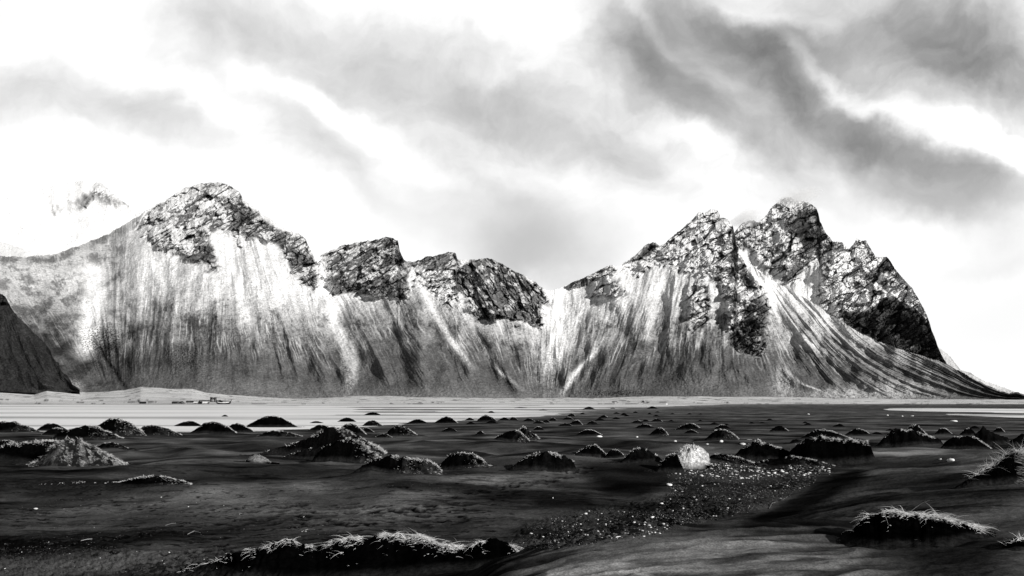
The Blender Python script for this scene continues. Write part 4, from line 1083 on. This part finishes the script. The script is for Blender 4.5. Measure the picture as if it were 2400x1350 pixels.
mixed = lambda n: np.where(rng.random(n) < .06, rng.uniform(.25, .8, n), rng.uniform(.005, .05, n))
scatter('gravel', [(1565, 1105), (1640, 1090), (1740, 1084), (1945, 1092), (1900, 1140), (1800, 1190), (1650, 1225), (1500, 1230), (1560, 1170)], 4200, .015, .07, mixed, 'dark gravel with glinting pale pebbles in the hollow', clump=-.35)
scatter('coarse_gravel', [(1600, 1090), (1780, 1074), (1945, 1088), (1945, 1112), (1700, 1125), (1580, 1110)], 1500, .02, .09, lambda n: np.where(rng.random(n) < .3, rng.uniform(.3, .85, n), rng.uniform(.005, .05, n)), 'coarser bright shell and stone along the top of the gravel', clump=-.4)
scatter('beach_litter', [(1190, 1290), (1240, 1225), (1420, 1190), (1560, 1200), (1650, 1225), (1500, 1262), (1300, 1285)], 2200, .015, .06, lambda n: np.where(rng.random(n) < .09, rng.uniform(.3, .8, n), rng.uniform(.004, .03, n)), 'dark weed crumbs and straw bits strewn in the hollow', clump=-.2)
scatter('weed_crumbs', [(-60, 1345), (-60, 1275), (140, 1270), (380, 1290), (520, 1310), (420, 1345)], 2600, .012, .05, lambda n: np.where(rng.random(n) < .02, rng.uniform(.3, .8, n), rng.uniform(.004, .03, n)), 'dark crumbs of weed strewn over the near left sand', clump=-.15)
scatter('sand_debris', [(0, 1180), (560, 1140), (1050, 1130), (1100, 1180), (900, 1240), (560, 1290), (60, 1270)], 1500, .012, .045, lambda n: np.where(rng.random(n) < .04, rng.uniform(.2, .6, n), rng.uniform(.004, .02, n)), 'scattered specks of weed on the open sand', clump=.05)


def rock(u, y, w_px, h_px, alb, label, cat='stone', name='beach_stone', group=None):
    Y, z = ground_at(u, y)
    mpp = Y / FP
    V, fac = stone_verts(1, np.array([1.0]), np.array([1.0]))
    me = mesh_arrays(name, V[0], fac, np.full(12, alb))
    o = link(name, me, M_STONE, sm=False)
    import bmesh
    bm = bmesh.new(); bm.from_mesh(me)
    bmesh.ops.subdivide_edges(bm, edges=bm.edges[:], cuts=2, use_grid_fill=True, smooth=.6)
    mx = [max(v.co[i] for v in bm.verts) - min(v.co[i] for v in bm.verts) for i in range(3)]
    for v in bm.verts:
        k = 1 + .12 * math.sin(v.co.x * 9 + u) * math.cos(v.co.y * 7 + y)
        v.co.x *= w_px * mpp / mx[0] * k; v.co.y *= w_px * mpp * .8 / mx[1] * k; v.co.z *= h_px * mpp * 1.5 / mx[2] * k
    bm.to_mesh(me); bm.free()
    a2 = me.attributes.get('alb') or me.attributes.new('alb', 'FLOAT', 'POINT')
    a2.data.foreach_set('value', np.full(len(me.vertices), alb, F32))
    o.location = ((u - 1200) / FP * Y, Y, z + h_px * mpp * .25)
    tag(o, label, cat, group)


for (u, y, w1, h1, a, lb) in (
    (2228, 1081, 17, 7, .7, 'flat white stone alone on the streaked sand at the right'), (2204, 1077, 7, 3, .5, 'small pale stone left of the flat white stone on streaked sand'),
    (1930, 1089, 17, 10, .75, 'white pointed stone at the foot of the big black dome'), (1911, 1088, 9, 7, .6, 'pale stone beside the white pointed stone'),
    (1870, 1074, 16, 5, .5, 'pale slab between the low wide mound and the big black dome'), (1657, 1070, 8, 9, .6, 'pale lump against the right side of the white tussock'),
    (1614, 1092, 12, 8, .8, 'white stone at the left foot of the white tussock'), (1570, 1138, 13, 5, .85, 'bright white flat stone on the left edge of the gravel'),
    (1690, 1036, 10, 5, .7, 'white stone at the right below the half round mound'), (1657, 1042, 7, 2.5, .5, 'thin pale fleck left of the white stone below the half round mound'),
    (1741, 1042, 13, 4, .6, 'pale slab left of the peak of the low wide mound'), (1358, 1020, 10, 4, .85, 'white stone at the left foot of the half round mound'),
    (1371, 1021, 7, 3, .8, 'small white stone next to the left white stone under the mound'), (1404, 1024, 14, 3.5, .85, 'flat white stone at the right foot of the half round mound'),
    (1493, 1025, 6, 2.5, .7, 'white fleck of stone alone on the mid flat'), (1582, 1035, 8, 3, .6, 'pale sliver of stone below the sharp bright mound'),
    (1895, 971.5, 5, 2.4, .8, 'white speck of driftwood on the far flat, leftmost'), (2080, 974, 5, 2.2, .75, 'white speck on the far flat before the right lagoon'),
    (2115, 976, 4, 2, .75, 'tiny white speck right of the one before the right lagoon'), (2138, 975.5, 6, 2, .8, 'white sliver on the flat, rightmost of three specks'),
    (2235, 988, 14, 3.4, .8, 'long white stone alone on the right flat below the lagoon'), (1562, 948, 4, 2, .9, 'white speck at the far shore below the pale hut'),
    (84, 1193, 9, 3, .6, 'white scrap on a small weed heap at the left'), (1735, 1079, 14, 4, .6, 'pale stone on the fringe above the gravel')):
    rock(u, y, w1, h1, a, lb)
for (u, y, w1, h1, lb) in ((1296, 1168, 2, 3, 'small white stone below the footprints right of centre'), (1775, 1106, 7, 4, 'largest pale cobble in the upper gravel')):
    rock(u, y, w1, h1, .8, lb)


def stick(pts, r, alb, label):
    V, Q = [], []
    ps = []
    for (u, y, up) in pts:
        Y, z = ground_at(u, y); ps.append(np.array(((u - 1200) / FP * Y, Y, z + up)))
    for i, p in enumerate(ps):
        rr = r * (1 - .5 * i / len(ps))
        for k in range(6):
            a = k / 6 * 2 * math.pi; V.append(p + np.array([0, math.cos(a), math.sin(a)]) * rr)
    for i in range(len(ps) - 1):
        for k in range(6): Q.append((i * 6 + k, i * 6 + (k + 1) % 6, i * 6 + 6 + (k + 1) % 6, i * 6 + 6 + k))
    o = link('driftwood_stick', mesh_arrays('driftwood_stick', np.array(V), Q, np.full(len(V), alb)), M_BLADE)
    tag(o, label, 'stick', None)


stick([(1803, 1193, .02), (1809, 1184, .06), (1819, 1178, .03)], .012, .25, 'bent grey stick lying in the shadowed slope below the gravel')
stick([(707, 1247, .01), (722, 1243, .03), (738, 1243, .02)], .008, .7, 'thin white straw on the sand above the near ridge')
stick([(440, 1253, .01), (455, 1247, .03), (470, 1250, .02)], .01, .5, 'pale twig on the open sand above the weed crumbs')
stick([(388, 1232, .01), (402, 1229, .03), (412, 1228, .02)], .007, .4, 'pale driftwood twig on the left sand, right of the dark weed patch')
stick([(190, 1268, .01), (205, 1266, .03), (216, 1265, .02)], .009, .6, 'short pale twig near the dark weed patch at the left')
stick([(560, 1205, .01), (563, 1204, .02), (568, 1204.5, .01)], .009, .7, 'short white twig left of the footprints')

# ------------------------------------------------------------------ film village on the shelf


class Box:
    def __init__(s): s.v, s.f = [], []
    def box(s, x0, x1, y0, y1, z0, z1):
        b_ = len(s.v)
        s.v += [(x0, y0, z0), (x1, y0, z0), (x1, y1, z0), (x0, y1, z0), (x0, y0, z1), (x1, y0, z1), (x1, y1, z1), (x0, y1, z1)]
        s.f += [(b_ + 0, b_ + 1, b_ + 5, b_ + 4), (b_ + 1, b_ + 2, b_ + 6, b_ + 5), (b_ + 2, b_ + 3, b_ + 7, b_ + 6), (b_ + 3, b_ + 0, b_ + 4, b_ + 7), (b_ + 4, b_ + 5, b_ + 6, b_ + 7), (b_ + 3, b_ + 2, b_ + 1, b_ + 0)]
    def bar(s, p, q, r):
        p, q = Vector(p), Vector(q); d = (q - p).normalized()
        a = d.cross(Vector((0, 0, 1)));
        if a.length < .1: a = Vector((1, 0, 0))
        a = a.normalized() * r; c = d.cross(a).normalized() * r
        b_ = len(s.v)
        for e in (p, q): s.v += [tuple(e - a - c), tuple(e + a - c), tuple(e + a + c), tuple(e - a + c)]
        s.f += [(b_, b_ + 1, b_ + 5, b_ + 4), (b_ + 1, b_ + 2, b_ + 6, b_ + 5), (b_ + 2, b_ + 3, b_ + 7, b_ + 6), (b_ + 3, b_, b_ + 4, b_ + 7), (b_ + 4, b_ + 5, b_ + 6, b_ + 7), (b_ + 3, b_ + 2, b_ + 1, b_)]
    def gable(s, x0, x1, y0, y1, z0, z1, along='x', t=.25):
        """two thick roof slopes meeting at a ridge"""
        b_ = len(s.v)
        if along == 'x':
            ym = (y0 + y1) / 2
            prof = [(y0, z0), (ym, z1), (y1, z0), (y1, z0 - t), (ym, z1 - t), (y0, z0 - t)]
            for x in (x0, x1): s.v += [(x, a, c) for a, c in prof]
        else:
            xm = (x0 + x1) / 2
            prof = [(x0, z0), (xm, z1), (x1, z0), (x1, z0 - t), (xm, z1 - t), (x0, z0 - t)]
            for y in (y0, y1): s.v += [(a, y, c) for a, c in prof]
        for i in range(6): s.f.append((b_ + i, b_ + (i + 1) % 6, b_ + 6 + (i + 1) % 6, b_ + 6 + i))
        for o_ in (0, 6): s.f += [(b_ + o_ + 0, b_ + o_ + 1, b_ + o_ + 4, b_ + o_ + 5), (b_ + o_ + 1, b_ + o_ + 2, b_ + o_ + 3, b_ + o_ + 4)]
    def gwall(s, x0, x1, y0, y1, z0, ze, zr, along='x'):
        """walls with gable ends"""
        b_ = len(s.v)
        if along == 'x':
            ym = (y0 + y1) / 2
            prof = [(y0, z0), (y1, z0), (y1, ze), (ym, zr), (y0, ze)]
            for x in (x0, x1): s.v += [(x, a, c) for a, c in prof]
        else:
            xm = (x0 + x1) / 2
            prof = [(x0, z0), (x1, z0), (x1, ze), (xm, zr), (x0, ze)]
            for y in (y0, y1): s.v += [(a, y, c) for a, c in prof]
        for i in (0, 1, 4): s.f.append((b_ + i, b_ + (i + 1) % 5, b_ + 5 + (i + 1) % 5, b_ + 5 + i))
        for o_ in (0, 5): s.f += [(b_ + o_, b_ + o_ + 1, b_ + o_ + 2, b_ + o_ + 4), (b_ + o_ + 2, b_ + o_ + 3, b_ + o_ + 4, b_ + o_ + 4)][:1] + [(b_ + o_ + 4, b_ + o_ + 2, b_ + o_ + 3, b_ + o_ + 3)][:0]
        for o_ in (0, 5):
            s.v.append(s.v[b_ + o_ + 3]); s.f.append((b_ + o_ + 4, b_ + o_ + 2, b_ + o_ + 3, len(s.v) - 1))
    def build(s, name, alb, parent=None):
        return link(name, mesh_arrays(name, np.array(s.v, float), s.f, np.full(len(s.v), alb)), M_PLAIN, parent, sm=False)


def thing(name, u, base, label, cat, group=None, rz=0):
    Y = 856.; Yv, zv = ground_at(u, base)
    o = bpy.data.objects.new(name, None); sc.collection.objects.link(o)
    o.location = ((u - 1200) / FP * Yv, Yv, zv - .1); o.rotation_euler = (0, 0, rz)
    tag(o, label, cat, group)
    o['s'] = Yv / FP
    return o


VG = 'timber buildings of the film village at the foot of the mountain'


def house(u, base, w_px, h_px, label, wall=.05, roof=.04, along='x', dp=5., over=.3, wallfrac=.5, door=True, name='timber_house', snow_roof=None):
    t = thing(name, u, base, label, 'house', VG); k = t['s']
    W_, H = w_px * k, h_px * k
    a = Box(); a.gwall(-W_ / 2, W_ / 2, 0, dp, 0, H * wallfrac, H * .93, along); a.build('wall', wall, t)
    a = Box(); a.gable(-W_ / 2 - over, W_ / 2 + over, -over, dp + over, H * wallfrac, H, along); a.build('roof', roof if snow_roof is None else snow_roof, t)
    if door:
        a = Box(); a.box(-.5, .5, -.08, .02, 0, min(1.9, H * .45)); a.build('door', .015, t)
    return t


house(332.5, 946, 12, 5, 'small dark shed standing apart at the left end of the village', .01, .02, dp=4, wallfrac=.7, name='shed')
house(409, 946, 13, 5.5, 'dark walled hall at the left end of the long village row', .02, .03, dp=6, wallfrac=.75)
house(422, 946, 12, 6, 'steep little turf house with pale roof beside the dark walled hall', .02, .3, along='y', dp=6, wallfrac=.2)
house(458, 946, 9, 5.5, 'pale roofed house before the palisade, left one of two', .12, .45, dp=5, wallfrac=.45)
house(468, 946.5, 8, 6, 'black gabled house wedged between two pale roofs', .01, .02, along='y', dp=7, wallfrac=.6)
house(479, 946.5, 12, 5.5, 'pale roofed house before the palisade, right one of two', .06, .5, dp=5, wallfrac=.35)
house(513, 944, 9, 6.5, 'small gabled house just behind the beached ship', .08, .02, along='y', dp=5, wallfrac=.5)
# palisade
t = thing('palisade', 459, 944.5, 'long dark roofed palisade wall running behind the village houses', 'wall', VG); k = t['s']
a = Box(); n_ = 54
for i in range(n_):
    x = (-27 + 54 * i / (n_ - 1)) * k
    a.box(x - .28, x + .28, 5, 5.5, 0, (3.4 + .3 * math.sin(i * 2.3)) * k)
a.build('post_wall', .14, t)
a = Box(); a.box(-27 * k, 4 * k, 4.4, 6.2, 3.6 * k, 5.4 * k); a.box(4 * k, 27 * k, 4.4, 6.2, 4.6 * k, 6.6 * k); a.build('roof', .008, t)
# watch tower
t = thing('watch_tower', 498.5, 942, 'square timber watch tower with open top storey in the village', 'tower', VG); k = t['s']
a = Box(); a.box(-5 * k, 5 * k, 0, 4, 0, 6.6 * k); a.build('wall', .22, t)
a = Box(); a.box(-5.5 * k, 5.5 * k, -.5, 4.5, 6.6 * k, 7.2 * k); a.build('platform', .01, t)
a = Box(); a.box(-5.5 * k, 5.5 * k, -.5, 4.5, -.2, .8 * k); a.build('plinth', .01, t)
for (sx, sy) in ((-5, 0), (5, 0), (-5, 4), (5, 4)):
    a = Box(); a.box(sx * k - .35, sx * k + .35, sy - .35, sy + .35, 0, 11.4 * k); a.build('post', .01, t)
a = Box()
for zz_ in (8.4, 9.6): a.bar((-5 * k, 0, zz_ * k), (5 * k, 0, zz_ * k), .25); a.bar((5 * k, 0, zz_ * k), (5 * k, 4, zz_ * k), .25)
a.bar((-4.6 * k, 0, 7.4 * k), (4.6 * k, 0, 9.4 * k), .2); a.bar((-4.6 * k, 0, 9.4 * k), (4.6 * k, 0, 7.4 * k), .2)
a.build('railing', .02, t)
a = Box(); a.box(-5.6 * k, 5.6 * k, -.6, 4.6, 10.8 * k, 11.5 * k); a.build('roof', .1, t)
# ship
t = thing('wooden_ship', 524, 947.2, 'long wooden ship with raised ends beached beside the watch tower', 'ship', None); k = t['s']
n_ = 25; V = []
L_ = 34 * k
for i in range(n_):
    s_ = -1 + 2 * i / (n_ - 1)
    x = s_ * L_ / 2; hw = 1.7 * (1 - abs(s_) ** 2.4) + .05; sheer = .35 + 1.5 + 1.4 * abs(s_) ** 3.5; keel = .1 + .9 * abs(s_) ** 5
    for (wy, wz) in ((0, keel), (-.65 * hw, keel + .25 * (sheer - keel)), (-hw, sheer), (-hw * .88, sheer), (-.5 * hw, keel + .4 * (sheer - keel)), (.5 * hw, keel + .4 * (sheer - keel)), (hw * .88, sheer), (hw, sheer), (.65 * hw, keel + .25 * (sheer - keel))):
        V.append((x, wy, wz))
Q = [(i * 9 + j, i * 9 + (j + 1) % 9, i * 9 + 9 + (j + 1) % 9, i * 9 + 9 + j) for i in range(n_ - 1) for j in range(9)]
link('hull', mesh_arrays('hull', np.array(V), Q, np.full(len(V), .012)), M_PLAIN, t)
V = []
for i in range(n_):
    s_ = -.82 + 1.64 * i / (n_ - 1); x = s_ * L_ / 2; hw = 1.7 * (1 - abs(s_) ** 2.4) + .1; sheer = .35 + 1.5 + 1.4 * abs(s_) ** 3.5
    for (wy, wz) in ((-hw - .04, sheer - .75), (-hw - .12, sheer - .72), (-hw - .12, sheer - .12), (-hw - .04, sheer - .1)): V.append((x, wy, wz))
Q = [(i * 4 + j, i * 4 + (j + 1) % 4, i * 4 + 4 + (j + 1) % 4, i * 4 + 4 + j) for i in range(n_ - 1) for j in range(4)]
link('side_strake', mesh_arrays('side_strake', np.array(V), Q, np.full(len(V), .8)), M_PLAIN, t)
a = Box(); a.bar((1.5, 0, .5), (1.5, 0, 13.2 * k), .14); a.build('mast', .08, t)
a = Box(); a.box(-2.5, 5.8, -.25, .25, 2.9, 3.4); a.build('stowed_sail', .02, t)
a = Box(); a.bar((-L_ / 2, 0, 2.8), (-L_ / 2 - .5, 0, 4.2), .22); a.build('prow', .01, t)
a = Box(); a.bar((L_ / 2, 0, 2.8), (L_ / 2 + .7, 0, 4.6), .22); a.build('stern_post', .01, t)
# huts by the far shore, right of centre
house(1438, 943.5, 5, 3, 'low black hut at the far shore, left of a pale hut', .01, .01, dp=3, wallfrac=.7, door=False, name='hut')
house(1443.5, 943.5, 5, 3, 'pale faced hut touching the low black hut at the far shore', .55, .02, dp=3, wallfrac=.7, door=False, name='hut')
house(1474, 943, 6, 2.2, 'flat pale shed with dark roof at the far shore', .5, .02, dp=3, wallfrac=.6, door=False, name='hut')
house(1507, 943.5, 6.5, 7, 'white roofed hut with dark doorway alone at the far shore', .03, .85, along='y', dp=5, wallfrac=.3, door=False, name='hut')

# ------------------------------------------------------------------ cloud caught on the summits


def cloud(name, u, v, Y, ru, rv, ry, dens, label, seed=0, nscale=2.2):
    mpp = Y / FP
    bpy.ops.mesh.primitive_uv_sphere_add(segments=24, ring_count=14, radius=1, location=((u - 1200) * mpp, Y, CAMZ + (HZ - v) * mpp))
    o = bpy.context.object; o.name = name; o.data.name = name; o.scale = (ru * mpp, ry, rv * mpp)
    m = bpy.data.materials.new(name); m.use_nodes = True; t = m.node_tree; t.nodes.clear(); q = NB(t)
    oc = q.n('ShaderNodeTexCoord').outputs['Object']
    gr = q.n('ShaderNodeTexGradient', gradient_type='SPHERICAL'); t.links.new(oc, gr.inputs[0])
    nz = q.noise(q.vmath('ADD', oc, (seed, 0, 0)), nscale, 3, .6)
    dn = q.ramp(q.math('ADD', gr.outputs['Fac'], q.math('MULTIPLY', q.math('SUBTRACT', nz, .5), 1.3)), .12, .75)
    dn = q.math('MULTIPLY', dn, q.ramp(gr.outputs['Fac'], 0, .2))
    pv = q.n('ShaderNodeVolumePrincipled'); pv.inputs['Color'].default_value = (1, 1, 1, 1); pv.inputs['Anisotropy'].default_value = -0.1
    t.links.new(q.math('MULTIPLY', dn, dens), pv.inputs['Density'])
    out = q.n('ShaderNodeOutputMaterial'); t.links.new(pv.outputs[0], out.inputs['Volume'])
    o.data.materials.append(m)
    tag(o, label, None, None, 'stuff')


cloud('summit_cloud', 1868, 462, 2330, 62, 22, 120, .016, 'wisp of cloud caught on the highest rock summit')
cloud('shoulder_cloud', 1748, 512, 2380, 46, 26, 120, .014, 'thin cloud over the hidden ridge left of the summit', 3)
